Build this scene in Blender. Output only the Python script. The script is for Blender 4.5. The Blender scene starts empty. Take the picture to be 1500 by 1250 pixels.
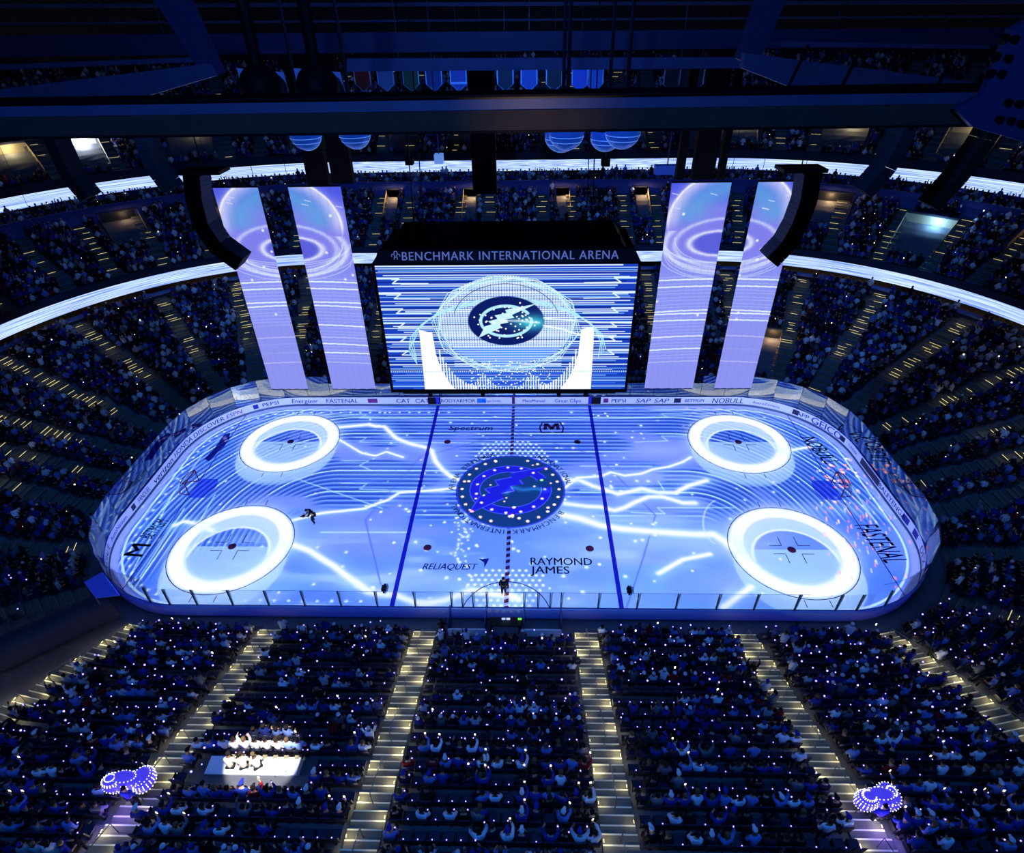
import bpy, bmesh, math, random
import numpy as np
from mathutils import Vector, Matrix

random.seed(7)
rng = np.random.default_rng(11)
PI = math.pi
SC = bpy.context.scene
COL = SC.collection

# ------------------------------------------------------------------ camera
CAM = np.array([1.453, -37.448, 32.673])
YAW, PIT, ROL, FPX = -0.03276, 0.61049, -0.01846, 856.71
DIR = np.array([math.sin(YAW)*math.cos(PIT), math.cos(YAW)*math.cos(PIT), -math.sin(PIT)])
_r = np.array([math.cos(YAW), -math.sin(YAW), 0.0]); _u = np.cross(_r, DIR)
RT = _r*math.cos(ROL) + _u*math.sin(ROL)
UP = -_r*math.sin(ROL) + _u*math.cos(ROL)
cd = bpy.data.cameras.new('camera'); cam = bpy.data.objects.new('camera', cd); COL.objects.link(cam)
M = Matrix.Identity(4)
for i in range(3):
    M[i][0] = RT[i]; M[i][1] = UP[i]; M[i][2] = -DIR[i]; M[i][3] = CAM[i]
cam.matrix_world = M
cd.sensor_width = 36.0; cd.lens = 36.0*FPX/1500.0
cd.clip_start = 0.1; cd.clip_end = 600
SC.camera = cam

def ray(px, py): return DIR + RT*(px-750)/FPX - UP*(py-625)/FPX
def hit(px, py, n, c):
    v = ray(px, py); n = np.array(n, float); t = (c - n@CAM)/(n@v); return CAM + t*v
def ice(px, py): return hit(px, py, (0, 0, 1), 0)[:2]
def aty(px, py, y): return hit(px, py, (0, 1, 0), y)
def project(P):
    v = np.asarray(P, float) - CAM; z = v@DIR
    return np.stack([750 + FPX*(v@RT)/z, 625 - FPX*(v@UP)/z, z], -1)

# ------------------------------------------------------------------ world, exposure
w = bpy.data.worlds.new('world'); SC.world = w; w.use_nodes = True
w.node_tree.nodes['Background'].inputs[0].default_value = (0.02, 0.08, 0.35, 1)
w.node_tree.nodes['Background'].inputs[1].default_value = 0.012
SC.view_settings.view_transform = 'Standard'; SC.view_settings.look = 'None'
SC.view_settings.exposure = 0.0; SC.view_settings.gamma = 1.0
SC.view_settings.use_curve_mapping = False

def lin(c):
    c = np.asarray(c, float)/255.0
    return np.where(c <= 0.04045, c/12.92, ((c+0.055)/1.055)**2.4)

def lamp(kind, name, loc, power, color, size=0.3, target=None, angle=60, blend=0.5):
    l = bpy.data.lights.new(name, kind); l.energy = power; l.color = color
    if kind == 'SPOT':
        l.spot_size = math.radians(angle); l.spot_blend = blend; l.shadow_soft_size = size
    elif kind == 'AREA': l.size = size
    else: l.shadow_soft_size = size
    o = bpy.data.objects.new(name, l); COL.objects.link(o); o.location = loc
    if target is not None:
        o.rotation_euler = (Vector(target)-Vector(loc)).to_track_quat('-Z', 'Y').to_euler()
    return o
# house wash: blue spots hung from the rig, aimed at the seating; the last two are added fill on the steel
BLUE = (0.03, 0.24, 1.0)
for x in (-20, -7, 7, 20):
    lamp('SPOT', 'wash_fill_spot', (x, -33.5, 31.2), 6400, BLUE, 0.4, (x*1.05, -23.0, 3), 95, 0.9)
for x, tx in ((-16, -44), (16, 44)):
    lamp('SPOT', 'wash_fill_spot', (x, -6, 31), 9500, BLUE, 0.5, (tx, 6, 6), 80, 0.9)
    lamp('SPOT', 'wash_fill_spot', (x, 2, 31), 9500, BLUE, 0.5, (tx*0.75, 32, 9), 80, 0.9)
lamp('SPOT', 'wash_fill_spot', (0, 8, 33), 12000, BLUE, 0.5, (0, 38, 12), 110, 0.9)
lamp('SPOT', 'wash_fill_spot', (0, -24, 38.5), 2200, (0.04, 0.16, 1.0), 1.0, (0, -8, 31), 160, 0.9)  # added fill above the steel, an unseen source
lamp('SPOT', 'wash_fill_spot', (-1, -42, 37), 5200, (0.07, 0.24, 1.0), 0.5, (0, -26, 31), 120, 0.9)  # added blue fill on the long beam, unseen behind the camera

# ------------------------------------------------------------------ rink outline and its offset curves
HX, HY, RR = 30.48, 12.95, 8.53
CX, CY = HX-RR, HY-RR
LA = RR*PI/2; HALF = 2*(CX+LA)+2*CY
def per(t, s):
    """t: metres along the boards from the far centre (+ to the right); s: metres outside them."""
    t = np.asarray(t, float); s = np.asarray(s, float)
    t, s = np.broadcast_arrays(t, s)
    a = np.abs(t); sg = np.where(t < 0, -1.0, 1.0)
    near = a > HALF/2; b = np.where(near, HALF-a, a)
    ang = np.clip((b-CX)/RR, 0, PI/2)
    r = RR+s
    x = np.where(b <= CX, b, np.where(b >= CX+LA, HX+s, CX+np.sin(ang)*r))
    y = np.where(b <= CX, HY+s, np.where(b >= CX+LA, CY-(b-CX-LA), CY+np.cos(ang)*r))
    nx = np.sin(ang); ny = np.cos(ang)
    f = np.where(near, -1.0, 1.0)
    return x*sg, y*f, nx*sg, ny*f
def sdf(X, Y, s0=0.0):
    qx = np.abs(X)-CX; qy = np.abs(Y)-CY
    return np.hypot(np.maximum(qx, 0), np.maximum(qy, 0)) + np.minimum(np.maximum(qx, qy), 0) - RR

# ------------------------------------------------------------------ picture drawing (for the projector and the screens)
class Canvas:
    def __init__(s, x0, x1, y0, y1, res):
        s.x0, s.x1, s.y0, s.y1, s.res = x0, x1, y0, y1, res
        s.w = int(round((x1-x0)*res)); s.h = int(round((y1-y0)*res))
        s.X, s.Y = np.meshgrid(x0+(np.arange(s.w)+.5)/res, y0+(np.arange(s.h)+.5)/res)
        s.A = np.zeros((s.h, s.w, 3))
    def box(s, pts, m):
        p = np.array(pts, float); i0 = max(0, int((p[:, 0].min()-m-s.x0)*s.res)); i1 = min(s.w, int((p[:, 0].max()+m-s.x0)*s.res)+2)
        j0 = max(0, int((p[:, 1].min()-m-s.y0)*s.res)); j1 = min(s.h, int((p[:, 1].max()+m-s.y0)*s.res)+2)
        return slice(j0, j1), slice(i0, i1)
    def mix(s, mask, col, sl=None):
        c = np.asarray(col, float)/255.0
        if sl is None: s.A += (c-s.A)*mask[..., None]
        else:
            if s.A[sl].size: s.A[sl] += (c-s.A[sl])*mask[..., None]
    def line(s, pts, wd, col, soft=None, amt=1.0, closed=False):
        pts = [tuple(p) for p in pts]
        if closed: pts = pts+[pts[0]]
        soft = soft or 0.6/s.res
        sl = s.box(pts, wd+soft*2); X, Y = s.X[sl], s.Y[sl]
        if X.size == 0: return
        d = np.full(X.shape, 1e9)
        for (ax, ay), (bx, by) in zip(pts[:-1], pts[1:]):
            vx, vy = bx-ax, by-ay; q = vx*vx+vy*vy+1e-9
            h = np.clip(((X-ax)*vx+(Y-ay)*vy)/q, 0, 1)
            d = np.minimum(d, np.hypot(X-ax-h*vx, Y-ay-h*vy))
        s.mix(amt*np.clip((wd/2+soft-d)/(2*soft), 0, 1)**1.5, col, sl)
    def disc(s, c, r, col, soft=None, amt=1.0, ry=None):
        soft = soft or 0.6/s.res; ry = ry or r
        sl = s.box([(c[0]-r, c[1]-ry), (c[0]+r, c[1]+ry)], soft*2)
        d = (np.hypot((s.X[sl]-c[0])/r, (s.Y[sl]-c[1])/ry)-1)*min(r, ry)
        s.mix(amt*np.clip((soft-d)/(2*soft), 0, 1), col, sl)
    def poly(s, pts, col, amt=1.0):
        sl = s.box(pts, 0.05); X, Y = s.X[sl], s.Y[sl]; ins = np.zeros(X.shape, bool)
        for (ax, ay), (bx, by) in zip(pts, pts[1:]+pts[:1]):
            c = ((ay > Y) != (by > Y)); ins ^= c & (X < (bx-ax)*(Y-ay)/((by-ay) if by != ay else 1e-9)+ax)
        s.mix(ins*amt, col, sl)
    def noise(s, cx, cy, seed=0):
        g = np.random.default_rng(seed)
        nx = int((s.x1-s.x0)/cx)+4; ny = int((s.y1-s.y0)/cy)+4; G = g.random((ny, nx))
        u = (s.X[0]-s.x0)/cx; v = (s.Y[:, 0]-s.y0)/cy
        iu = u.astype(int); fu = u-iu; fu = fu*fu*(3-2*fu); iv = v.astype(int); fv = v-iv; fv = fv*fv*(3-2*fv)
        R = G[:, iu]*(1-fu)+G[:, iu+1]*fu
        return R[iv]*(1-fv)[:, None]+R[iv+1]*fv[:, None]
    def image(s, name, gain=1.0):
        A = np.clip(s.A, 0, 12); L = np.where(A <= 0.04045, A/12.92, ((A+0.055)/1.055)**2.4)*gain
        im = bpy.data.images.new(name, s.w, s.h, alpha=False, float_buffer=True)
        im.colorspace_settings.name = 'Non-Color'
        px = np.ones((s.h, s.w, 4), np.float32); px[..., :3] = L
        im.pixels.foreach_set(px.ravel()); im.update(); im.pack()
        return im
def S(a, b, x):
    q = np.clip((x-a)/(b-a), 0, 1); return q*q*(3-2*q)

def bolt_logo(c, cx, cy, r, colb, colr, lw):
    """ring cut by a lightning bolt inside a disc"""
    n = 60
    ring = [(cx+r*0.72*math.cos(a)*1.0, cy+r*0.60*math.sin(a)) for a in np.linspace(0.45, 2*PI+0.1, n)]
    c.line(ring, lw, colr)
    c.poly([(cx-r*.62, cy-r*.66), (cx+r*.02, cy-r*.05), (cx-r*.2, cy-r*.03), (cx+r*.02, cy+r*.2), (cx-r*.12, cy+r*.22),
            (cx+r*.12, cy+r*.48), (cx+r*.66, cy+r*.62), (cx+r*.3, cy+r*.22), (cx+r*.46, cy+r*.2), (cx+r*.12, cy-r*.08), (cx+r*.3, cy-r*.1)], colb)

# ---- the show picture thrown on the ice
def draw_ice():
    c = Canvas(-33, 33, -14.5, 16.5, 30)
    X, Y = c.X, c.Y; sd = sdf(X, Y)
    n1 = c.noise(7, 4, 1)*.6+c.noise(3, 1.6, 2)*.4
    n2 = c.noise(5, 1.2, 3)*.55+c.noise(2.2, .6, 4)*.45
    c.A[:] = np.array([52, 98, 228])/255.
    c.mix(S(.25, .75, n1), (84, 122, 244))
    ends = np.maximum(S(19, 25, np.abs(X)), 0)
    sw = -sdf(X, Y)                                   # distance in from the boards
    RX, RY, Y0_ = 15.5, 18.45, -5.5; qx = np.maximum(np.abs(X)-(HX-RX), 0)*RY/RX
    ph = np.where(Y > Y0_, RY-np.hypot(qx, Y-Y0_), np.where(qx > 0, RY-qx, 99))
    strip = S(-4.5, -1.5, Y-2.2*(n1-.5)*3)*S(0.30, .45, n2+.25)
    endm = np.maximum(S(17.5, 20.5, -X)*S(-9, -6, Y+np.maximum(0, -X-25)*2.5), S(20.5, 23.5, X)*S(-2, .5, Y)); topm = S(6.0, 8.0, Y)*S(12, 16, np.abs(X)); strip = np.maximum(strip, np.maximum(endm, topm)*S(.3, .8, sw))
    cl = S(.52, .7, n1)*(1-S(8.0, 10.5, np.abs(Y+1)))*S(4, 8, np.abs(X)+3*n2)*(1-S(20, 23, np.abs(X)))
    strip *= (1-.85*cl*(1-endm))
    T = .56
    f = (ph/T) % 1.0
    dark = S(.08, .2, f)*(1-S(.52, .64, f))
    c.mix(strip*dark, (12, 50, 176))
    c.mix(strip*(S(.62, .72, f)*(1-S(.84, .95, f)))*.8, (128, 168, 255))
    k5 = np.floor(ph/T) % 5
    c.mix(strip*(k5 == 3)*(S(.62, .7, f)*(1-S(.86, .95, f))), (190, 232, 255))
    # clouds
    lo = 1-S(-6.5, -1.5, Y+2.4*(n2-.5)*2)
    c.mix(lo*.6*(1-ends), (104, 142, 248)); c.mix(cl*.8, (116, 134, 244))
    c.mix(lo*S(.5, .8, n2)*.65*(1-ends), (160, 192, 252)); c.mix(lo*S(.62, .8, c.noise(6, 2, 9))*.7, (80, 140, 240))
    bz = S(12, 15, np.abs(X))*(sd < 0); c.mix(bz*(1-S(.45, .7, sw))*.85, (128, 138, 246)); c.mix(bz*(1-S(.05, .12, np.abs(sw-.8)))*.95, (196, 228, 255)); c.mix(bz*(1-S(.05, .14, np.abs(sw-1.9)))*.7*S(-6, -2, Y), (170, 214, 255))
    def P(l): return [ice(*p) for p in l]
    # white mist on the right half
    for (px, py, rx, ry, a) in ((980, 700, 5, .9, .5), (930, 760, 7, 1.0, .75), (1000, 795, 8, 1.2, .6), (880, 810, 5, 1.6, .5), (1230, 745, 6, 1.0, .5),
                                (840, 875, 7, 1.2, .5), (600, 850, 7, .9, .6), (480, 780, 4, 1.0, .4), (960, 660, 4, 1.2, .45), (560, 690, 4, 1.3, .3), (1090, 850, 9, 1.5, .35)):
        q = ice(px, py); d = np.hypot((X-q[0])/rx, (Y-q[1])/ry)
        c.mix(a*.85*np.exp(-d*d), (180, 208, 255))
    # zigzag bright rules
    cy = (190, 235, 255)
    for l in ([(400, 607), (537, 607), (527, 613), (750, 616)], [(520, 641), (537, 641), (527, 648), (845, 650)], [(500, 675), (540, 675), (527, 682), (545, 690)],
              [(500, 708), (538, 708), (527, 717), (610, 719)], [(1090, 606), (969, 606), (979, 612), (750, 616)], [(1010, 639), (969, 639), (978, 646), (930, 648)],
              [(964, 705), (974, 720), (850, 718)], [(1075, 744), (963, 744), (974, 753), (925, 751)], [(850, 683), (955, 683)], [(470, 780), (600, 780)], [(430, 700), (560, 745)],
              [(1150, 650), (1230, 700)], [(270, 745), (205, 845)], [(315, 725), (230, 870)], [(255, 720), (178, 868)]):
        c.line(P(l), .13, cy, .07)
    # thin violet outline of the rink crest
    for l in ([(748, 634), (645, 662), (617, 668), (535, 762), (558, 858)], [(756, 634), (875, 668), (960, 755), (943, 815), (918, 890)]):
        c.line(P(l), .12, (62, 76, 205), .06, .8)
    # light wall and rings
    for sx, yy in ((-1, 1), (1, 1), (-1, -1), (1, -1)):
        fx, fy = sx*21.03, yy*6.71; r = 4.5
        d0 = np.hypot(X-fx, Y-fy)
        wall = np.full(X.shape, 1e9)
        for k in np.linspace(0, 1.9, 14): wall = np.minimum(wall, np.hypot(X-fx+sx*k*.12, Y-fy+k)-r)
        c.mix(np.clip(-wall/.12, 0, 1)*np.where(Y < fy, 1, 0)*.72*(1-S(1.2, 2.4, (d0-r))), (176, 214, 255))
        inn = np.clip((3.35-d0)/.2, 0, 1)
        ds = np.hypot(X-fx, Y-fy+1.0)
        c.mix(inn*S(2.9, 3.3, ds)*(Y > fy-1)*.85, (200, 228, 255))
        c.mix(inn*(1-S(.0, .22, np.abs(ds-3.05)))*(Y > fy-1.2), (235, 248, 255))
        rad = np.arctan2(Y-fy, X-fx)
        g = np.exp(-np.maximum(d0-4.35, 0)/.42)*(d0 > 3.7)+np.exp(-np.maximum(3.5-d0, 0)/.3)*(d0 <= 3.7)
        c.mix(np.clip(g, 0, 1)*.9, (214, 232, 255))
        rim = np.clip((4.5-d0)/.22, 0, 1)*S(3.05, 3.75, d0)
        c.mix(rim, (266, 268, 270))
        c.mix(rim*np.clip(np.sin(d0*14+2.2*np.sin(rad*2+sx))*.5+.2, 0, 1)*.55, (218, 238, 255)); c.mix(rim*(1-S(.02, .1, np.abs(d0-4.15-.1*np.sin(rad*3)))), (300, 300, 292))
    # lightning
    for wd, l in ((.30, [(497, 626), (520, 624), (540, 622), (552, 625), (563, 625), (572, 634), (580, 642), (600, 650), (625, 656), (632, 660), (638, 676), (648, 688), (660, 698), (676, 705)]),
                  (.16, [(495, 643), (515, 655), (530, 664), (550, 668), (566, 662), (590, 670)]),
                  (.20, [(430, 762), (470, 752), (500, 749), (535, 745), (552, 738), (568, 733), (585, 722), (610, 720), (640, 718), (668, 715)]),
                  (.34, [(428, 798), (455, 808), (470, 818), (490, 830), (505, 842), (525, 856), (541, 868), (560, 871), (580, 872), (605, 882), (625, 884), (650, 880), (672, 872), (690, 865), (715, 870), (745, 872), (760, 878)]),
                  (.32, [(822, 702), (850, 704), (868, 712), (885, 717), (905, 724), (925, 720), (940, 716), (965, 722), (990, 722), (1008, 712), (1035, 704)]),
                  (.30, [(828, 738), (860, 742), (880, 743), (900, 748), (915, 744), (930, 736), (950, 728), (970, 728), (985, 732), (1000, 737), (1018, 737)]),
                  (.18, [(826, 716), (846, 700), (880, 698), (895, 692), (915, 697), (940, 694), (955, 688), (980, 684), (1000, 677), (1012, 670)]),
                  (.45, [(826, 755), (850, 760), (880, 770), (910, 775), (945, 778), (985, 781), (1020, 783), (1045, 783), (1060, 792), (1072, 802)]),
                  (.25, [(255, 770), (270, 764), (290, 768), (312, 778)]), (.22, [(1150, 662), (1168, 658), (1186, 655)]), (.25, [(965, 840), (1000, 820), (1040, 812)]), (.3, [(1060, 890), (1080, 875), (1100, 860)])):
        p = P(l)
        c.line(p, wd*4.2, (176, 224, 255), wd*2.6, .6); c.line(p, wd*1.7, (252, 255, 266), wd*.6)
    # curved rules round the left bottom ring, arc on the right
    c.line([ice(1065+25*math.cos(a)-10, 765+33*math.sin(a)) for a in np.linspace(1.9, 4.4, 14)], .12, (210, 230, 255), .08)
    # dots
    g = np.random.default_rng(5); dots = []
    for k in range(120):
        p = ice(g.uniform(540, 960), g.uniform(604, 880)); dots.append((p[0], p[1], .13 if g.random() < .6 else .08))
    for k in range(90):
        p = ice(g.uniform(190, 1320), g.uniform(610, 880)); dots.append((p[0], p[1], .1))
    for a in np.linspace(0, 2*PI, 26, endpoint=False): dots.append((4.1*math.cos(a), 4.1*math.sin(a), .13))
    for a in np.linspace(0, 2*PI, 15, endpoint=False): dots.append((2.9*math.cos(a), 2.9*math.sin(a), .13))
    for j in range(14):                               # dome of dots behind the crest and bowl of dots in front
        for k in range(-9, 10):
            x, y = (k+.5*(j % 2))*.5, 3.2+j*.44
            if (x/3.5)**2+((y-3.9)/3.2)**2 < 1 and math.hypot(x, y) > 4.45: dots.append((x, y, .11))
            x, y = (k+.5*(j % 2))*.48-.1, -12.4+j*.44
            if y < -8.7 and abs(x+.1) < 2.9*math.sqrt(max(0, 1-((-9.3-y)/3.4)**2)) if y < -9.3 else (y < -8.7 and abs(x) < 1.6): dots.append((x, y, .115))
    for k in range(60): dots.append((g.normal(-3.55, .35), g.uniform(-8.2, -2.5), .08))
    for k in range(70):                               # dashes along the boards
        x, y, _, _ = per(-HALF+10+k*1.0+44*0, -1.25)
        if -HALF+10+k < -6: dots.append((float(x), float(y), .11))
    for x, y, r in dots: c.disc((x, y), r, (240, 250, 255), .06); c.disc((x, y), r*2, (200, 230, 255), .14, .25 if g.random() < .5 and not (abs(x) < 3.6 and (y > 4 or y < -8.5)) else 0)
    for k in range(130):                              # orange and pink glitches at the right goal
        p = ice(g.normal(1262, 38), g.normal(752, 52)); a = g.uniform(0, PI); L = g.uniform(.05, .45)
        c.line([p, (p[0]+L*.3, p[1]+L)], .1, [(300, 170, 180), (340, 140, 120), (250, 250, 300), (320, 240, 230)][k % 4], .06, .95)
    for k in range(30):
        p = ice(g.normal(1225, 14), g.normal(700, 18)); c.disc(p, .12, [(360, 170, 120), (340, 260, 220)][k % 2], .08)
    for k in range(24):
        p = ice(g.uniform(1000, 1090), g.uniform(598, 625)); c.disc(p, .1, (255, 190, 215), .08, .8)
    # plain white where the painted crest lies, so its own colours show
    m = np.clip((4.57-np.hypot(X, Y))/.05, 0, 1); keep = np.maximum(0, c.A.max(-1)-.9)*0
    near = np.zeros(X.shape)
    B = c.A.copy(); c.A += (np.array([175, 190, 255])/255.-c.A)*m[..., None]
    for x, y, r in dots:
        q = math.hypot(x, y*1.1)
        if q < 4.5: c.disc((x, y), r, (1500, 1350, 300) if 2.3 < q < 3.5 else (2600, 900, 520), .06)
    c.line(P([(742, 722), (752, 714), (765, 718), (785, 716), (800, 719)]), .3, (420, 520, 560), .3, .9)
    # spill on to the boards, nothing past them
    dx, dy = X-0, Y+37.4; dist = np.hypot(dx, dy)
    qx = np.maximum(np.abs(X)-CX, 0)*np.sign(X); qy = np.maximum(np.abs(Y)-CY, 0)*np.sign(Y); L = np.hypot(qx, qy)+1e-6
    nd = np.clip((qx*dx+qy*dy)/(L*dist), 0, 1)
    reach = 1.07*dist/32.4*nd
    c.A[(sd > 0)] = np.array([132, 146, 232])/255.
    c.A[(sd > reach+.0)] = 0
    return c
IC = draw_ice()
ice_img = IC.image('ice_show', 1.0)

# the projector on the near catwalk: a real lamp whose beam carries the picture
PJ = (0.0, -37.4, 32.4)
pl = bpy.data.lights.new('ice_projector_lamp', 'SPOT'); pl.energy = 52000.0; pl.color = (1, 1, 1)
pl.spot_size = math.radians(150); pl.spot_blend = 0.0; pl.shadow_soft_size = 0.0
po = bpy.data.objects.new('ice_projector_lamp', pl); COL.objects.link(po); po.location = PJ
pl.use_nodes = True; nt = pl.node_tree; N = nt.nodes; Lk = nt.links
em = N['Emission']; tc = N.new('ShaderNodeTexCoord'); sx = N.new('ShaderNodeSeparateXYZ')
Lk.new(tc.outputs['Normal'], sx.inputs[0])
def mth(op, a, b=None, c=None):
    n = N.new('ShaderNodeMath'); n.operation = op
    for i, v in enumerate((a, b, c)):
        if v is None: continue
        if isinstance(v, (int, float)): n.inputs[i].default_value = v
        else: Lk.new(v, n.inputs[i])
    return n.outputs[0]
az = mth('ABSOLUTE', sx.outputs[2])
PSGN = 1.0
gx = mth('MULTIPLY_ADD', mth('DIVIDE', sx.outputs[0], az), PSGN*PJ[2], PJ[0]); gy = mth('MULTIPLY_ADD', mth('DIVIDE', sx.outputs[1], az), PSGN*PJ[2], PJ[1])
cb = N.new('ShaderNodeCombineXYZ')
Lk.new(mth('MULTIPLY_ADD', gx, 1/(IC.x1-IC.x0), -IC.x0/(IC.x1-IC.x0)), cb.inputs[0])
Lk.new(mth('MULTIPLY_ADD', gy, 1/(IC.y1-IC.y0), -IC.y0/(IC.y1-IC.y0)), cb.inputs[1])
ti = N.new('ShaderNodeTexImage'); ti.image = ice_img; ti.extension = 'CLIP'; Lk.new(cb.outputs[0], ti.inputs[0])
Lk.new(ti.outputs[0], em.inputs[0])
PGAIN = 1.0
Lk.new(mth('DIVIDE', PGAIN, mth('POWER', az, 3.0)), em.inputs[1])

# ------------------------------------------------------------------ materials
MATS = {}
def mat(name, col, rough=0.6, metal=0.0, emit=None, strength=0.0, var=0.0, scale=4.0, alpha=None, tint=False, attr=None, spec=0.5):
    if name in MATS: return MATS[name]
    m = bpy.data.materials.new(name); m.use_nodes = True; nt = m.node_tree; b = nt.nodes['Principled BSDF']
    c = tuple(lin(col))+(1,)
    b.inputs['Base Color'].default_value = c; b.inputs['Roughness'].default_value = rough; b.inputs['Metallic'].default_value = metal
    b.inputs['Specular IOR Level'].default_value = spec
    if var > 0:
        tx = nt.nodes.new('ShaderNodeTexNoise'); tx.inputs['Scale'].default_value = scale; tx.inputs['Detail'].default_value = 3
        co = nt.nodes.new('ShaderNodeTexCoord'); nt.links.new(co.outputs['Object'], tx.inputs['Vector'])
        r = nt.nodes.new('ShaderNodeValToRGB'); cc = np.array(c[:3])
        r.color_ramp.elements[0].position = .3; r.color_ramp.elements[1].position = .7
        r.color_ramp.elements[0].color = tuple(cc*(1-var))+(1,); r.color_ramp.elements[1].color = tuple(np.minimum(cc*(1+var), 1))+(1,)
        nt.links.new(tx.outputs['Fac'], r.inputs[0]); nt.links.new(r.outputs[0], b.inputs['Base Color'])
    if tint:
        oi = nt.nodes.new('ShaderNodeObjectInfo'); nt.links.new(oi.outputs['Color'], b.inputs['Base Color'])
    if attr:
        at = nt.nodes.new('ShaderNodeAttribute'); at.attribute_name = attr; nt.links.new(at.outputs['Color'], b.inputs['Base Color'])
    if emit is not None:
        b.inputs['Emission Color'].default_value = tuple(lin(emit))+(1,); b.inputs['Emission Strength'].default_value = strength
    MATS[name] = m; return m
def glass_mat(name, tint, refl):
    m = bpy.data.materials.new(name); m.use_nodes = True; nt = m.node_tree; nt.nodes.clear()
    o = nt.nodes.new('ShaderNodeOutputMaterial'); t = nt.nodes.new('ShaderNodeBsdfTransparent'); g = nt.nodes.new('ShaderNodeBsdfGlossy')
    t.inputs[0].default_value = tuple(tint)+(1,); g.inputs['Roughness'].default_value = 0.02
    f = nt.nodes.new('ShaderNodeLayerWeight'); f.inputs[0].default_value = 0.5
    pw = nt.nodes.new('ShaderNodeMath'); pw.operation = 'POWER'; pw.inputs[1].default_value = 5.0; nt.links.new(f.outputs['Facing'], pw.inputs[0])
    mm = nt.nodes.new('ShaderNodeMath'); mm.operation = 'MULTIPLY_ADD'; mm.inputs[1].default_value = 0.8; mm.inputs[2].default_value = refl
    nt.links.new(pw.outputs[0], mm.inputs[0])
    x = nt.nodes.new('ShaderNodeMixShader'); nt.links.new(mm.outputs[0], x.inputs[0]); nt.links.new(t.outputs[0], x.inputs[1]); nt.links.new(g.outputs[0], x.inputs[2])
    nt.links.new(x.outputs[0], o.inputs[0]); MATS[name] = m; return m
def screen_mat(name, img, strength=1.0):
    m = bpy.data.materials.new(name); m.use_nodes = True; nt = m.node_tree; nt.nodes.clear()
    o = nt.nodes.new('ShaderNodeOutputMaterial'); e = nt.nodes.new('ShaderNodeEmission'); i = nt.nodes.new('ShaderNodeTexImage'); i.image = img; i.extension = 'EXTEND'
    u = nt.nodes.new('ShaderNodeUVMap'); nt.links.new(u.outputs[0], i.inputs[0]); nt.links.new(i.outputs[0], e.inputs[0]); e.inputs[1].default_value = strength
    nt.links.new(e.outputs[0], o.inputs[0]); MATS[name] = m; return m

m_ice = mat('ice', (232, 236, 242), .35, spec=.25, var=.02, scale=.6)
m_conc = mat('concrete', (92, 94, 104), .85, var=.15, scale=1.5)
m_step = mat('stair_concrete', (100, 98, 86), .8, var=.12, scale=3)
m_dark = mat('dark_steel', (22, 24, 34), .5, .4, var=.1)
m_black = mat('black_paint', (8, 9, 14), .6, spec=.12)
m_steel = mat('painted_steel', (64, 78, 116), .5, .2, var=.12, scale=2)
m_brown = mat('fireproofed_steel', (48, 42, 36), .8, var=.2, scale=3)
m_board = mat('board_white', (205, 208, 220), .35, var=.02)
m_kick = mat('kick_plate', (44, 72, 84), .5)
m_cap = mat('board_cap', (24, 50, 110), .4)
m_glass = glass_mat('acrylic', (.98, .99, .99), .035)
m_glass_end = glass_mat('acrylic_blue_sheen', (.20, .30, .58), .34)  # far panes: blue of the reflected ice put into the tint
m_seat = mat('seat_plastic', (14, 18, 48), .5)
m_ink = mat('ad_ink', (14, 18, 52), .6)
m_inkblue = mat('ad_ink_blue', (16, 26, 120), .6)
m_red = mat('red_paint', (120, 16, 40), .6)
m_blueline = mat('blue_paint', (30, 24, 165), .6)
m_rail = mat('handrail_steel', (110, 115, 130), .35, .8)
m_wall = mat('wall_paint', (26, 32, 58), .8, var=.15, scale=.7)

# ------------------------------------------------------------------ mesh helpers
def link_mesh(name, V, F, m=None, parent=None, smooth=False):
    me = bpy.data.meshes.new(name); me.from_pydata([tuple(v) for v in V], [], [tuple(f) for f in F])
    if m is not None: me.materials.append(m)
    if smooth: me.polygons.foreach_set('use_smooth', [True]*len(me.polygons))
    me.update(); o = bpy.data.objects.new(name, me); COL.objects.link(o)
    if parent is not None: o.parent = parent
    return o
def np_mesh(name, V, F, m=None, parent=None, colors=None, uv=None):
    """V (n,3), F (k,4) quads"""
    V = np.asarray(V, np.float32); F = np.asarray(F, np.int32)
    me = bpy.data.meshes.new(name); k = F.shape[1]
    me.vertices.add(len(V)); me.vertices.foreach_set('co', V.ravel())
    me.loops.add(F.size); me.loops.foreach_set('vertex_index', F.ravel())
    me.polygons.add(len(F)); me.polygons.foreach_set('loop_start', np.arange(0, F.size, k, dtype=np.int32))
    me.update(calc_edges=True)
    if colors is not None:
        a = me.color_attributes.new('tint', 'FLOAT_COLOR', 'POINT'); c = np.ones((len(V), 4), np.float32); c[:, :3] = colors
        a.data.foreach_set('color', c.ravel())
    if uv is not None:
        u = me.uv_layers.new(name='UVMap'); u.data.foreach_set('uv', np.asarray(uv, np.float32)[F.ravel()].ravel())
    if m is not None: me.materials.append(m)
    o = bpy.data.objects.new(name, me); COL.objects.link(o)
    if parent is not None: o.parent = parent
    return o
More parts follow.
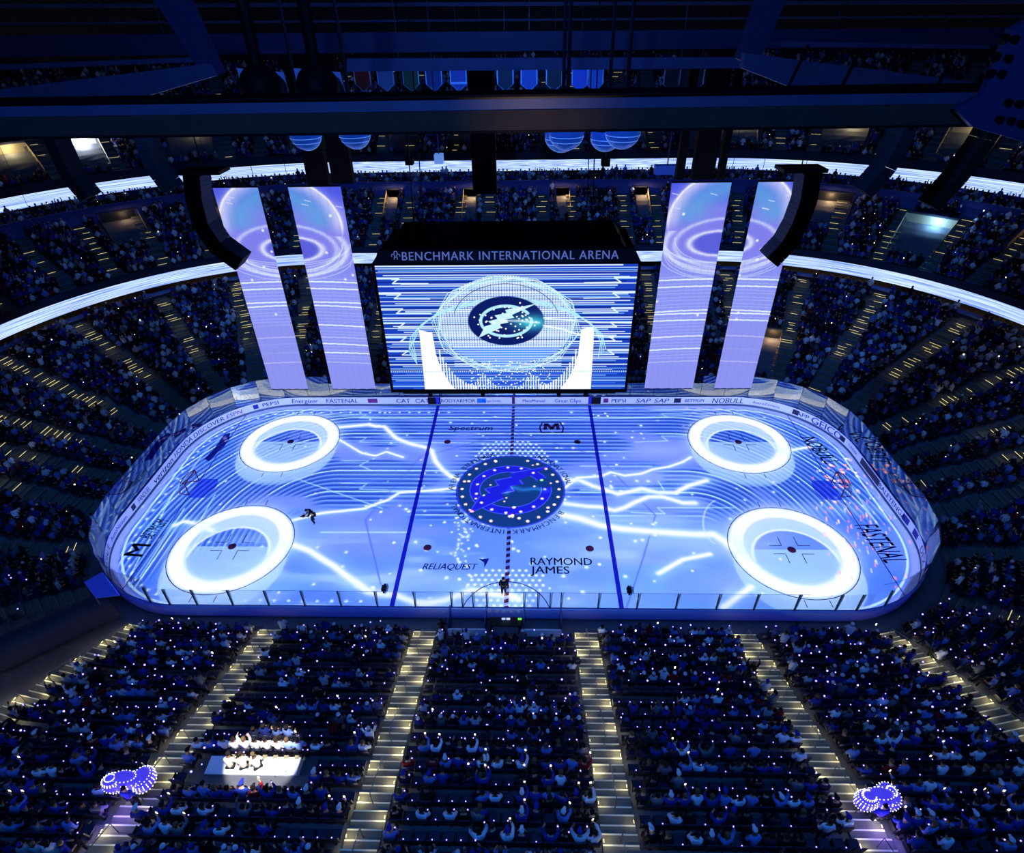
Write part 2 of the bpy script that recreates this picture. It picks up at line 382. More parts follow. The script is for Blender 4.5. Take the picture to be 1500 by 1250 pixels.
class B:
    """collects boxes, tubes, prisms into one mesh"""
    def __init__(s): s.V = []; s.F = []
    def add(s, V, F):
        n = len(s.V); s.V += [tuple(map(float, v)) for v in V]; s.F += [tuple(i+n for i in f) for f in F]; return s
    def box(s, x0, x1, y0, y1, z0, z1):
        return s.add([(x, y, z) for z in (z0, z1) for (x, y) in ((x0, y0), (x1, y0), (x1, y1), (x0, y1))],
                     [(0, 3, 2, 1), (4, 5, 6, 7), (0, 1, 5, 4), (1, 2, 6, 5), (2, 3, 7, 6), (3, 0, 4, 7)])
    def obox(s, c, ax, ay, az):
        c, ax, ay, az = map(lambda q: np.array(q, float), (c, ax, ay, az))
        V = [c+sx*ax+sy*ay+sz*az for sz in (-1, 1) for (sx, sy) in ((-1, -1), (1, -1), (1, 1), (-1, 1))]
        return s.add(V, [(0, 3, 2, 1), (4, 5, 6, 7), (0, 1, 5, 4), (1, 2, 6, 5), (2, 3, 7, 6), (3, 0, 4, 7)])
    def bar(s, p, q, w, h=None):
        p, q = np.array(p, float), np.array(q, float); d = q-p; L = np.linalg.norm(d); d = d/L; h = h or w
        u = np.cross(d, (0, 0, 1)); u = np.array((1., 0, 0)) if np.linalg.norm(u) < 1e-3 else u/np.linalg.norm(u); v = np.cross(u, d)
        return s.obox((p+q)/2, d*L/2, u*w/2, v*h/2)
    def tube(s, pts, r, n=8, closed=False):
        pts = [np.array(p, float) for p in pts]; k = len(pts); rs = r if hasattr(r, '__len__') else [r]*k; V = []
        for i, p in enumerate(pts):
            d = pts[(i+1) % k]-pts[i-1] if closed else pts[min(i+1, k-1)]-pts[max(i-1, 0)]
            d = d/(np.linalg.norm(d)+1e-9)
            ref = np.array((0, 0, 1.)) if abs(d[2]) < .9 else np.array((1., 0, 0))
            u = np.cross(d, ref); u /= np.linalg.norm(u); v = np.cross(d, u)
            V += [p+rs[i]*(math.cos(a)*u+math.sin(a)*v) for a in np.linspace(0, 2*PI, n, endpoint=False)]
        F = []
        for i in range(k if closed else k-1):
            for j in range(n):
                a, b_ = i*n+j, i*n+(j+1) % n; c2, d2 = ((i+1) % k)*n+(j+1) % n, ((i+1) % k)*n+j
                F.append((a, b_, c2, d2))
        if not closed: F += [tuple(range(n))[::-1], tuple(range((k-1)*n, k*n))]
        return s.add(V, F)
    def ball(s, c, rx, ry=None, rz=None, nu=12, nv=8, v0=-PI/2, v1=PI/2):
        ry = ry or rx; rz = rz or rx; V = []; F = []
        for i in range(nv+1):
            b = v0+(v1-v0)*i/nv
            for j in range(nu):
                a = 2*PI*j/nu; V.append((c[0]+rx*math.cos(b)*math.cos(a), c[1]+ry*math.cos(b)*math.sin(a), c[2]+rz*math.sin(b)))
        for i in range(nv):
            for j in range(nu): F.append((i*nu+j, i*nu+(j+1) % nu, (i+1)*nu+(j+1) % nu, (i+1)*nu+j))
        return s.add(V, F)
    def prism(s, pts, off):
        """closed polygon pts (3d) pushed by off"""
        n = len(pts); off = np.array(off, float); V = [np.array(p, float) for p in pts]; V += [p+off for p in V[:n]]
        F = [tuple(range(n)), tuple(range(n, 2*n))[::-1]]+[(i, i+n, (i+1) % n+n, (i+1) % n) for i in range(n)]
        return s.add(V, F)
    def mk(s, name, m, parent=None, smooth=False): return link_mesh(name, s.V, s.F, m, parent, smooth)
def thing(name, label, cat, loc=(0, 0, 0), rz=0.0, group=None):
    o = bpy.data.objects.new(name, None); COL.objects.link(o); o.location = loc; o.rotation_euler = (0, 0, rz); o.empty_display_size = .3
    return tag(o, label, cat, group)
def tag(o, label, cat, group=None, kind=None):
    o['label'] = label; o['category'] = cat
    if group: o['group'] = group
    if kind: o['kind'] = kind
    return o
def struct(o, label=None):
    o['kind'] = 'structure'
    if label: o['label'] = label
    return o
def sweep(name, prof, ts, m, parent=None, uvs=None):
    """prof: list of (s,z); swept along the bowl"""
    ts = np.asarray(ts, float); V = []; U = []
    for (s_, z) in prof:
        x, y, _, _ = per(ts, s_); V.append(np.stack([x, y, np.full(len(ts), z)], -1))
        U.append(np.stack([ts, np.full(len(ts), z)], -1))
    V = np.concatenate(V); U = np.concatenate(U); n = len(ts); k = len(prof); F = []
    i = np.arange(n-1)
    for j in range(k-1): F.append(np.stack([j*n+i, j*n+i+1, (j+1)*n+i+1, (j+1)*n+i], -1))
    return np_mesh(name, V, np.concatenate(F), m, parent, uv=U if uvs else None)
def tsamp(a, b, step=.5):
    T = np.arange(math.ceil(a/.5)*.5, b, .5)
    return np.unique(np.round(np.concatenate([T, [a, b]]), 5))
_tc = {}
def text_geo(body, shear=0.0, spacing=1.0, offset=0.0):
    k = (body, shear, spacing, offset)
    if k in _tc: return _tc[k]
    cu = bpy.data.curves.new('txt', 'FONT'); cu.body = body; cu.size = 1; cu.shear = shear; cu.space_character = spacing; cu.offset = offset; cu.resolution_u = 3; cu.fill_mode = 'FRONT'
    cu.align_x = 'CENTER'
    o = bpy.data.objects.new('txt', cu); COL.objects.link(o); dg = bpy.context.evaluated_depsgraph_get(); dg.update()
    me = bpy.data.meshes.new_from_object(o.evaluated_get(dg)); V = np.array([v.co[:2] for v in me.vertices]).reshape(-1, 2); F = [tuple(p.vertices) for p in me.polygons]
    bpy.data.objects.remove(o); bpy.data.curves.remove(cu); bpy.data.meshes.remove(me)
    h = 0.73
    n_ = len(V); V = V/h; V = np.concatenate([V-(.016, 0), V+(.016, 0)]); F = F+[tuple(i+n_ for i in f) for f in F]; V[:, 0] -= (V[:, 0].max()+V[:, 0].min())/2
    _tc[k] = (V, F); return _tc[k]
def dup(root, loc, rz=0.0, label=None, group=None, parent=None):
    r = root.copy(); COL.objects.link(r); r.location = loc; r.rotation_euler = (0, 0, rz)
    if label: r['label'] = label
    if group: r['group'] = group
    for ch in list(root.children):
        c = ch.copy(); COL.objects.link(c); c.parent = r
        for g in ch.children:
            d = g.copy(); COL.objects.link(d); d.parent = c
    return r

# ================================================================== RINK
T_ALL = np.unique(np.concatenate([tsamp(-HALF, HALF, .5), [0, HALF, -HALF]]))
x, y, _, _ = per(T_ALL[:-1], 0.0)
ice_o = link_mesh('floor', [(a, b, 0) for a, b in zip(x, y)], [tuple(range(len(x)))[::-1]], m_ice); struct(ice_o)
ground = B().box(-95, 95, -60, 75, -.6, -.3).mk('floor', m_conc); struct(ground)
apron = sweep('floor', [(0.02, -.02), (0.02, .02), (1.45, .02)], T_ALL, m_conc); struct(apron)

def ice_part(name, b, m): return b.mk(name, m, ice_o)
def flat(b, x0, x1, y0, y1, z=.003): return b.add([(x0, y0, z), (x1, y0, z), (x1, y1, z), (x0, y1, z)], [(0, 1, 2, 3)])
def annulus(b, c, r0, r1, z=.004, n=72):
    V = []; F = []
    for i in range(n):
        a = 2*PI*i/n; V += [(c[0]+r0*math.cos(a), c[1]+r0*math.sin(a), z), (c[0]+r1*math.cos(a), c[1]+r1*math.sin(a), z)]
    for i in range(n): F.append((2*i, 2*i+1, (2*i+3) % (2*n), (2*i+2) % (2*n)))
    return b.add(V, F)
def disc(b, c, r, z=.004, n=24): return b.add([(c[0]+r*math.cos(2*PI*i/n), c[1]+r*math.sin(2*PI*i/n), z) for i in range(n)], [tuple(range(n))])
for sx in (-1, 1):
    ice_part('blue_line', flat(B(), sx*7.77-.16, sx*7.77+.16, -HY, HY), m_blueline)
    yy = math.sqrt(RR**2-(27.13-CX)**2)+CY
    ice_part('goal_line', flat(B(), sx*27.13-.04, sx*27.13+.04, -yy, yy), mat('goal_line_paint', (90, 40, 120), .6))
cl = B(); flat(cl, -.15, .15, -HY, HY, .006)
ice_part('center_line', cl, mat('center_line_paint', (196, 190, 220), .6))
cl = B()
for i in range(44): y0 = -HY+i*.59; cl.add([(-.15, y0, .0085), (.15, y0+.1, .0085), (.15, y0+.42, .0085), (-.15, y0+.32, .0085)], [(0, 1, 2, 3)])
ice_part('center_line_checks', cl, mat('check_red', (92, 12, 60), .6))
m_mark = mat('marking_dark', (36, 24, 84), .6); m_spot = mat('spot_red', (84, 16, 50), .6)
for sx in (-1, 1):
    for sy in (-1, 1):
        c = (sx*21.03, sy*6.71); b = B(); annulus(b, c, 4.53, 4.59)
        for hx in (-1, 1):
            for hy in (-1, 1):
                flat(b, c[0]+hx*.6-(.9 if hx < 0 else 0), c[0]+hx*.6+(.9 if hx > 0 else 0), c[1]+hy*.42-.03, c[1]+hy*.42+.03)
                flat(b, c[0]+hx*.6-.03, c[0]+hx*.6+.03, c[1]+hy*.42-(.9 if hy < 0 else 0), c[1]+hy*.42+(.9 if hy > 0 else 0))
            for hy in (-1, 1): flat(b, c[0]+hx*.85-.03, c[0]+hx*.85+.03, min(c[1]+hy*4.6, c[1]+hy*5.2), max(c[1]+hy*4.6, c[1]+hy*5.2))
        ice_part('faceoff_circle', b, m_mark)
        ice_part('faceoff_spot', disc(B(), c, .31, .006), m_spot)
        c = (sx*6.1, sy*6.71); b = disc(B(), c, .31, .006); ice_part('faceoff_spot', b, m_spot)
for sx in (-1, 1):                                    # creases
    gx = sx*27.13; b = B()
    P = [(gx, -1.22), (gx, 1.22)]+[(gx-sx*1.37-sx*(.45*math.cos(a)), 1.22*math.sin(a)) for a in np.linspace(PI/2, -PI/2, 9)]
    b.add([(p[0], p[1], .004) for p in P], [tuple(range(len(P)))])
    ice_part('goal_crease', b, mat('crease_blue', (118, 130, 222), .6))
b = B(); annulus(b, (0, -HY), 3.0, 3.06); V = [v for v in b.V]
b2 = B(); n = 36
for i in range(n+1):
    a = PI*i/n; b2.V += [(3.0*math.cos(a), -HY+3.0*math.sin(a), .006), (3.07*math.cos(a), -HY+3.07*math.sin(a), .006)]
b2.F = [(2*i, 2*i+1, 2*i+3, 2*i+2) for i in range(n)]
ice_part('referee_crease', b2, m_mark)
# centre crest
ice_part('crest_disc', disc(B(), (0, 0), 4.57, .009, 96), mat('crest_teal', (8, 66, 116), .55))
b = B(); annulus(b, (0, 0), 4.5, 4.62, .012, 96); ice_part('crest_edge', b, mat('crest_violet', (88, 92, 226), .5))
def logo_geo(r, z, k=1.0):
    b = B(); n = 48; V = []
    for i in range(n+1):
        a = 0.50+(2*PI-.42)*i/n; w_ = .085*r
        V += [((.70*r-w_)*math.cos(a), (.62*r-w_)*math.sin(a), z), ((.70*r+w_)*math.cos(a), (.62*r+w_)*math.sin(a), z)]
    b.add(V, [(2*i, 2*i+1, 2*i+3, 2*i+2) for i in range(n)])
    return b
BOLT = [(-.72, -.66), (-.02, -.16), (.1, -.22), (-.02, .02), (.08, -.02), (.14, .1), (.22, .06), (.74, .62), (.1, .42), (.14, .36), (-.18, .26), (-.1, .2), (-.46, .02), (-.3, -.02), (-.5, -.2), (-.34, -.22)]
BOLT = [(-.75, -.68), (-.12, -.25), (-.18, -.12), (.06, -.05), (-.02, .08), (.22, .14), (.16, .26), (.80, .70), (-.02, .46), (.02, .34), (-.30, .24), (-.22, .10), (-.48, .00), (-.38, -.12), (-.56, -.2)]
m_lg = mat('crest_blue', (30, 34, 196), .5); m_lo = mat('crest_outline', (84, 98, 232), .5)
def bolt(b, r, z, grow=0.0):
    P = [np.array(p)*r for p in BOLT]; n = len(P)
    if grow:
        c = np.mean(P, 0); P = [p+(p-c)/np.linalg.norm(p-c)*grow for p in P]
    return b.add([(p[0], p[1], z) for p in P], [tuple(range(n))])
k = logo_geo(4.35, .0135); o_ = ice_part('crest_ring', k, m_lg)
b = B(); V = []
for rr in (.60, .79):
    pts = [(rr*4.35*math.cos(a), (rr-.08)*4.35*math.sin(a), .0145) for a in np.linspace(.5, 2*PI+.08, 50)]
    for i in range(49):
        p, q = np.array(pts[i]), np.array(pts[i+1]); d = (q-p)/np.linalg.norm(q-p); nn = np.array((-d[1], d[0], 0))*.045
        b.add([p-nn, q-nn, q+nn, p+nn], [(0, 1, 2, 3)])
ice_part('crest_ring_outline', b, m_lo)
ice_part('crest_bolt_outline', bolt(B(), 4.35, .017, .16), m_lo); ice_part('crest_bolt', bolt(B(), 4.35, .019), m_lg)

def ice_text(body, px, py, h, m, ang=0.0, shear=0.0, sx=1.0, curve=None, z=.008, xy=None):
    V, F = text_geo(body, shear); V = V*h; V = np.stack([V[:, 0]*sx, V[:, 1]-h/2], -1)
    c = np.array(xy) if xy is not None else ice(px, py)
    ca, sa = math.cos(ang), math.sin(ang)
    W = [(c[0]+v[0]*ca-v[1]*sa, c[1]+v[0]*sa+v[1]*ca, z) for v in V]
    return link_mesh('lettering', W, F, m, ice_o)
def ice_span(body, l, r_, py, h, m, shear=0.0):
    V, F = text_geo(body, shear); wv = V[:, 0].max()-V[:, 0].min(); a, c = ice(l, py), ice(r_, py)
    ice_text(body, (l+r_)/2, py, h, m, math.atan2(c[1]-a[1], c[0]-a[0])*0, shear, np.linalg.norm(c-a)/(wv*h))
ice_span('Spectrum', 658, 722, 627, .8, m_inkblue, .15)
ice_span('RELIAQUEST', 619, 700, 830, .6, m_inkblue, .3)
b = B(); q = ice(706, 826); b.add([(q[0]-.3, q[1]+.45, .008), (q[0]+.5, q[1]+.5, .008), (q[0]+.2, q[1]-.4, .008), (q[0]+.15, q[1]+.1, .008)], [(0, 1, 2, 3)]); ice_part('painted_logo', b, m_inkblue)
ice_span('RAYMOND', 777, 867, 822.5, .72, m_ink); ice_span('JAMES', 777, 834, 835, .72, m_ink)
# hexagonal crest with a letter M
q = ice(808, 627); b = B(); R1 = [(-1.15, 0), (-.85, 1.0), (.85, 1.0), (1.15, 0), (1.0, -.8), (-1.0, -.8)]
for i in range(6):
    p, r_ = np.array(R1[i])*[1, 1], np.array(R1[(i+1) % 6]); d = (r_-p)/np.linalg.norm(r_-p); nn = np.array((-d[1], d[0]))*.07
    b.add([(q[0]+v[0], q[1]+v[1], .008) for v in (p-nn, r_-nn, r_+nn, p+nn)], [(0, 1, 2, 3)])
ice_part('painted_logo', b, m_ink)
b = B(); Z = .010
for (x0, x1) in ((-.8, -.45), (.45, .8)): b.add([(q[0]+x0, q[1]-.35, Z), (q[0]+x1, q[1]-.35, Z), (q[0]+x1*.9, q[1]+.75, Z), (q[0]+x0*.9, q[1]+.75, Z)], [(0, 1, 2, 3)])
b.add([(q[0]-.7, q[1]+.75, Z), (q[0]-.1, q[1]-.3, Z), (q[0]+.25, q[1]-.3, Z), (q[0]-.3, q[1]+.75, Z)], [(0, 1, 2, 3)])
b.add([(q[0]+.7, q[1]+.75, Z), (q[0]+.1, q[1]-.3, Z), (q[0]-.25, q[1]-.3, Z), (q[0]+.3, q[1]+.75, Z)], [(0, 1, 2, 3)])
ice_part('painted_logo', b, mat('logo_red', (110, 20, 70), .6))
# end-zone lettering lies along the end boards
def end_text(body, p0, p1, h, m, shear=0.0, flip=False):
    a, c = ice(*p0), ice(*p1); V, F = text_geo(body, shear); d = c-a; L = np.linalg.norm(d); d /= L; nrm = np.array((-d[1], d[0]))
    k_ = L/(V[:, 0].max()-V[:, 0].min()); mid = (a+c)/2
    W = [(*(mid+d*v[0]*k_+nrm*(v[1]-.5)*h), .008) for v in V]; link_mesh('lettering', W, F, m, ice_o)
end_text('NOBULL', (1183, 640), (1221, 679), 1.5, m_ink, .2); end_text('FASTENAL', (1268, 768), (1315, 824), 1.9, m_inkblue, .25)
end_text('BETMGM', (212, 788), (239, 762), 1.2, m_ink); end_text('M', (193, 815), (208, 797), 1.6, m_ink); B().add([(*ice(*p), .008) for p in ((299, 673), (316, 655), (328, 637), (337, 634), (336, 644), (322, 660), (306, 676))], [tuple(range(7))]).mk('painted_logo', mat('logo_navy', (30, 36, 120), .6), ice_o); B().add([(*ice(*p), .011) for p in ((326, 641), (331, 639), (334, 645), (329, 648))], [(0, 1, 2, 3)]).mk('painted_logo', mat('logo_pink', (230, 150, 170), .6), ice_o)
# arena name lettered round the crest
def arc_text(body, r, a0, a1, h, m, out=True):
    n = len(body)
    for i, ch in enumerate(body):
        if ch == ' ': continue
        a = a0+(a1-a0)*(i+.5)/n; V, F = text_geo(ch); ca, sa = math.cos(a), math.sin(a); s_ = 1 if out else -1
        W = [((r+s_*(v[1]-.5)*h)*ca+s_*v[0]*h*sa, (r+s_*(v[1]-.5)*h)*sa-s_*v[0]*h*ca, .008) for v in V]
        link_mesh('lettering', W, F, m, ice_o)
m_grn = mat('ink_green_grey', (70, 110, 150), .6)
arc_text('INTERNATIONAL', 5.05, math.radians(-92), math.radians(-158), .5, m_grn, True)
arc_text('BENCHMARK', 5.05, math.radians(-32), math.radians(-88), .5, m_grn, True)
arc_text('ARENA', 5.05, math.radians(182), math.radians(156), .5, m_grn, True)
arc_text('BENCHMARK', 5.05, math.radians(148), math.radians(108), .5, m_grn, True); arc_text('INTERNATIONAL', 5.05, math.radians(66), math.radians(6), .5, m_grn, True)

# ---- boards: one thing, with face, kick plate, cap rail and lettering as parts
boards = thing('dasher_boards', 'continuous white rink boards with sponsor lettering around the ice sheet', 'boards')
sweep('board_face', [(0.0, .22), (0.0, 1.04)], T_ALL, m_board, boards); sweep('board_back', [(.0, 1.04), (.12, 1.04), (.12, 0.0)], T_ALL, mat('board_back', (34, 44, 96), .6), boards)
sweep('kick_plate', [(-.02, 0.0), (-.02, .22), (0.0, .225)], T_ALL, m_kick, boards)
sweep('cap_rail', [(-.03, 1.03), (-.03, 1.09), (.15, 1.09), (.15, 1.03)], T_ALL, m_cap, boards)
def board_text(body, t, h, m, z0=.42, shear=0.0, sx=1.0):
    V, F = text_geo(body, shear); W = []
    tt = t+V[:, 0]*h*sx; zz = z0+V[:, 1]*h; x_, y_, nx, ny = per(tt, -.012)
    return link_mesh('lettering', np.stack([x_, y_, zz], -1), F, m, boards)
def board_t(px, py):                                  # boards position seen at a pixel
    q_ = hit(px, py, (0, 0, 1), .7); ax, ay = abs(q_[0]), q_[1]
    if ax <= CX: return q_[0]
    a = min(max(math.atan2(ax-CX, ay-CY), 0), PI/2); tt = CX+RR*a
    if ay < CY: tt = CX+LA+CY-ay
    if ay < -CY: tt = CX+LA+2*CY+RR*math.atan2(-ay-CY, max(ax-CX, 1e-3))*1.0
    return math.copysign(tt, q_[0])
def board_span(body, p0, p1, h, m, shear=0.0, z0=None):
    t0, t1 = board_t(*p0), board_t(*p1); V, F = text_geo(body, shear); k_ = (t1-t0)/(V[:, 0].max()-V[:, 0].min())
    x_, y_, nx, ny = per((t0+t1)/2+V[:, 0]*k_, -.012); link_mesh('lettering', np.stack([x_, y_, .62-h/2+V[:, 1]*h], -1), F, m, boards)
m_ring = mat('ad_red', (100, 30, 90), .6)
for body, px, py, h, mm, sh, k_ in (('Energizer', 446, 587, .5, m_ink, .15, 1.05), ('FASTENAL', 500, 588, .5, m_inkblue, .1, 1.05), ('CAT', 590, 588, .5, m_ink, 0, 1.1), ('CAT', 618, 588, .5, m_ink, 0, 1.1),
                           ('BODYARMOR', 671, 587, .42, m_ink, 0, 1.0), ('Morgan Stanley', 720, 588, .28, m_ink, 0, .8), ('MassMutual', 782, 588, .36, m_ink, 0, 1.0), ('Great Clips', 832, 587, .42, m_inkblue, 0, 1.0), ('PEPSI', 907, 588, .42, m_ink, 0, 1.2),
                           ('SAP', 943, 588, .5, m_inkblue, .2, 1.3), ('SAP', 970, 588, .5, m_inkblue, .2, 1.3), ('BETMGM', 1018, 587, .36, m_ink, 0, 1.0), ('NOBULL', 1067, 587, .6, m_ink, .1, 1.0), ('AstraZeneca', 1122, 594, .3, m_ring, 0, 1.2),
                           ('APP', 1178, 606, .45, m_ink, 0, 1.2), ('PEPSI', 396, 592, .45, m_ink, 0, 1.2),
                           ('BALEYENGA', 1312, 733, .45, m_inkblue, 0, 1.2), ('DEX', 1358, 815, .55, m_ring, 0, 1.3), ('TUNDRA', 1253, 657, .28, m_inkblue, 0, 1.0)):
    board_text(body, board_t(px, py), h, mm, .62-h/2, sh, k_)
for a in (('verizon', (231, 705), (256, 671), .62, m_ink), ('HONDA', (257, 667), (285, 641), .52, m_ink), ('DISCOVER', (288, 639), (328, 611), .5, m_ink), ('ESPN', (331, 610), (354, 600), .45, m_ring, .15), ('FANDUEL', (206, 733), (222, 713), .5, m_ink), ('AutoNation', (166, 790), (189, 755), .4, m_inkblue), ('AMALIE', (153, 829), (161, 797), .5, m_inkblue), ('GEICO', (1191, 612), (1233, 640), .7, m_inkblue)): board_span(*a)
def board_patch(px, py, wd, h, m, z=.62):
    t = board_t(px, py); ts = np.linspace(t-wd/2, t+wd/2, 5); sweep('painted_logo', [(-.012, z-h/2), (-.012, z+h/2)], ts, m, boards)
for a in ((705, 588, .9, .55, mat('ad_cyan', (20, 110, 190), .5)), (545, 588, 1.0, .5, m_ring), (375, 597, .5, .5, m_inkblue), (888, 588, .5, .5, m_ring), (993, 587, .7, .55, m_ink), (1166, 603, .6, .55, m_ink), (1237, 642, .6, .5, m_ink),
          (1277, 690, 3.2, .6, m_ink), (1331, 760, .9, .55, m_inkblue), (1347, 782, .8, .55, m_inkblue), (201, 742, .5, .5, m_ink), (635, 590, 1.3, .8, m_black), (873, 590, 1.1, .8, m_black)): board_patch(*a)
for sx in (-1, 1):
    sweep('line_mark', [(-.014, .0), (-.014, 1.03)], np.linspace(sx*7.77-.16, sx*7.77+.16, 2), m_blueline, boards)
sweep('line_mark', [(-.014, .0), (-.014, 1.03)], np.linspace(-.15, .15, 2), mat('check_dark', (70, 10, 60), .6), boards)

# ---- glass above the boards: each pane and post a part
glass = thing('rink_glass', 'acrylic glass panes, far ones tinted for reflected blue, standing on the rink boards', 'glass')
posts = [-20.4, -18.0, -15.6, -13.2, -10.8, -8.4, -5.9, -3.5, -2.8, -2.1, -1.2, 1.2, 2.1, 2.9, 3.6, 6.0, 8.5, 11.0, 13.6, 16.0, 18.6, 21.2]
tn = [HALF-p if p > 0 else -(HALF+p) for p in posts]
brk = sorted([t for t in tn if t > 0])+[]
edges = list(np.arange(-56.2, 56.3, 2.344))
m_post = mat('stanchion_black', (8, 10, 26), .4, .3)
def height(t): return 2.62 if abs(t) < 19 or abs(t) > 60 else 3.45
for a, c in zip(edges[:-1], edges[1:]):
    ts = np.linspace(a+.02, c-.02, 5); h = height((a+c)/2)
    # panes sit in a very slightly faceted line, as real panels do
    x0, y0, _, _ = per(a+.02, .05); x1, y1, _, _ = per(c-.02, .05)
    d = np.array((x1-x0, y1-y0)); n_ = np.array((-d[1], d[0]))/np.linalg.norm(d)*.006
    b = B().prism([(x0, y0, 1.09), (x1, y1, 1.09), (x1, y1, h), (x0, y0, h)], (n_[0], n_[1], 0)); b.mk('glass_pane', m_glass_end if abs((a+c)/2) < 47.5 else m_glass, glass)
nt_ = sorted(tn); nears = []
for sgn in (-1, 1):
    l = sorted([t for t in tn if t*sgn > 0], key=abs); l = [sgn*56.2]+l
    if sgn > 0: l = l
    for a, c in zip(l[:-1], l[1:]):
        x0, y0, _, _ = per(a, .05); x1, y1, _, _ = per(c, .05); d = np.array((x1-x0, y1-y0)); n_ = np.array((-d[1], d[0]))/np.linalg.norm(d)*.006
        B().prism([(x0, y0, 1.09), (x1, y1, 1.09), (x1, y1, 2.62), (x0, y0, 2.62)], (n_[0], n_[1], 0)).mk('glass_pane', m_glass, glass)
sp0 = B().box(-.03, .03, -.05, .03, 1.09, 2.62).mk('glass_post', m_post, glass)
x, y, nx, ny = per(np.array(tn+[57.0, 55.0, -57.3, -55.9]), .05); first = True
for i in range(len(x)):
    o = sp0 if first else sp0.copy()
    if not first: COL.objects.link(o)
    first = False; o.location = (x[i], y[i], 0); o.rotation_euler = (0, 0, math.atan2(ny[i], nx[i])-PI/2)
m_edge = mat('glass_edge', (60, 110, 150), .3)
sweep('top_edge', [(.04, 2.62), (.04, 2.635), (.06, 2.635)], np.concatenate([np.arange(60.3, HALF, .5), [HALF]]), m_edge, glass)
sweep('top_edge', [(.04, 2.62), (.04, 2.635), (.06, 2.635)], -np.concatenate([np.arange(60.3, HALF, .5), [HALF]]), m_edge, glass)
sweep('top_edge', [(.04, 3.45), (.04, 3.465), (.06, 3.465)], tsamp(-56, -20, .6), m_edge, glass); sweep('top_edge', [(.04, 3.45), (.04, 3.465), (.06, 3.465)], tsamp(20, 56, .6), m_edge, glass)

# ---- goals
def goal(sx, label):
    g = thing('hockey_goal', label, 'goal', (sx*27.13, 0, 0), 0 if sx < 0 else PI)
    m_g = mat('goal_red', (150, 20, 40), .4)
    b = B().tube([(0, -.915, 0), (0, -.915, 1.22), (0, .915, 1.22), (0, .915, 0)], .045, 8); b.mk('goal_frame', m_g, g, True)
    b = B().tube([(0, -.915, .03), (-.9, -.75, .03), (-1.1, 0, .03), (-.9, .75, .03), (0, .915, .03)], .035, 6)
    b.tube([(0, -.915, 1.22), (-.5, -.7, 1.15), (-.55, 0, 1.15), (-.5, .7, 1.15), (0, .915, 1.22)], .03, 6); b.mk('base_frame', m_g, g, True)
    b = B(); 
    for k_ in np.linspace(0, 1, 9):
        for side in (-1, 1): b.bar((-k_*.5, side*(.915-.2*k_), 1.2), (-k_*.9, side*(.915-.17*k_), .03), .012)
    for yy in np.linspace(-.75, .75, 12): b.bar((-.52, yy, 1.15), (-1.0, yy, .03), .012); b.bar((0, yy, 1.22), (-.52, yy, 1.15), .012)
    for k_ in np.linspace(0, 1, 7): b.bar((-.52-.46*k_, -.75, 1.15-1.1*k_), (-.52-.46*k_, .75, 1.15-1.1*k_), .012)
    b.mk('goal_net', mat('net_cord', (170, 175, 190), .7), g)
goal(-1, 'red framed hockey goal on the goal line at the far end left of centre ice'); goal(1, 'red framed hockey goal lit by orange specks at the right end of the ice')

# ================================================================== SEATING BOWL
# tier: rows, first row's s and z, tread, rise
LOW = dict(n=21, s=1.45, z=.42, d=.82, r=.33, t0=-HALF, t1=HALF)
MID = dict(n=11, s=18.95, z=9.9, d=.82, r=.40, t0=-52, t1=52)
CLB = dict(n=3, s=28.3, z=14.6, d=.86, r=.32, t0=-50, t1=50)
UPP = dict(n=20, s=31.4, z=18.1, d=.80, r=.47, t0=-48, t1=48)
def tier_surface(T, lab):
    pr = [(T['s'], T['z']-.5)]
    for k in range(T['n']): pr += [(T['s']+k*T['d'], T['z']+k*T['r']), (T['s']+(k+1)*T['d'], T['z']+k*T['r'])]
    o = sweep('floor', pr, tsamp(T['t0'], T['t1'], 1.0), m_conc); return struct(o)
for T, lab in ((LOW, ''), (MID, ''), (CLB, ''), (UPP, '')): tier_surface(T, lab)
def wall(prof, t0, t1, m, name='wall_bowl'): o = sweep(name, prof, tsamp(t0, t1, 1.0), m); return struct(o)
wall([(18.67, 7.02), (18.67, 7.6)], -56, 56, m_wall); wall([(18.67, 7.02), (23, 7.02)], -56, 56, m_conc, 'floor')
wall([(23, 7.02), (23, 9.4)], -56, 56, mat('concourse_wall', (60, 52, 46), .8)); wall([(18.6, 8.6), (23, 8.6)], -56, 56, mat('soffit', (40, 38, 40), .8), 'ceiling')
wall([(18.72, 8.6), (18.72, 10.45), (18.95, 10.45), (18.95, 9.3)], -56, 56, m_wall)
wall([(27.97, 13.8), (27.97, 15.75), (28.15, 15.75), (28.15, 14.9)], -52, 52, mat('rail_wall_blue', (50, 58, 130), .6))
wall([(31.15, 16.3), (31.15, 18.55), (31.4, 18.55), (31.4, 17.5)], -50, 50, m_wall)
wall([(47.4, 27.4), (47.4, 40)], -50, 50, mat('back_wall', (14, 16, 26), .9))
o = B().box(-95, 95, -44, 68, 40, 40.5).mk('ceiling', mat('roof_deck', (12, 13, 22), .9)); struct(o)
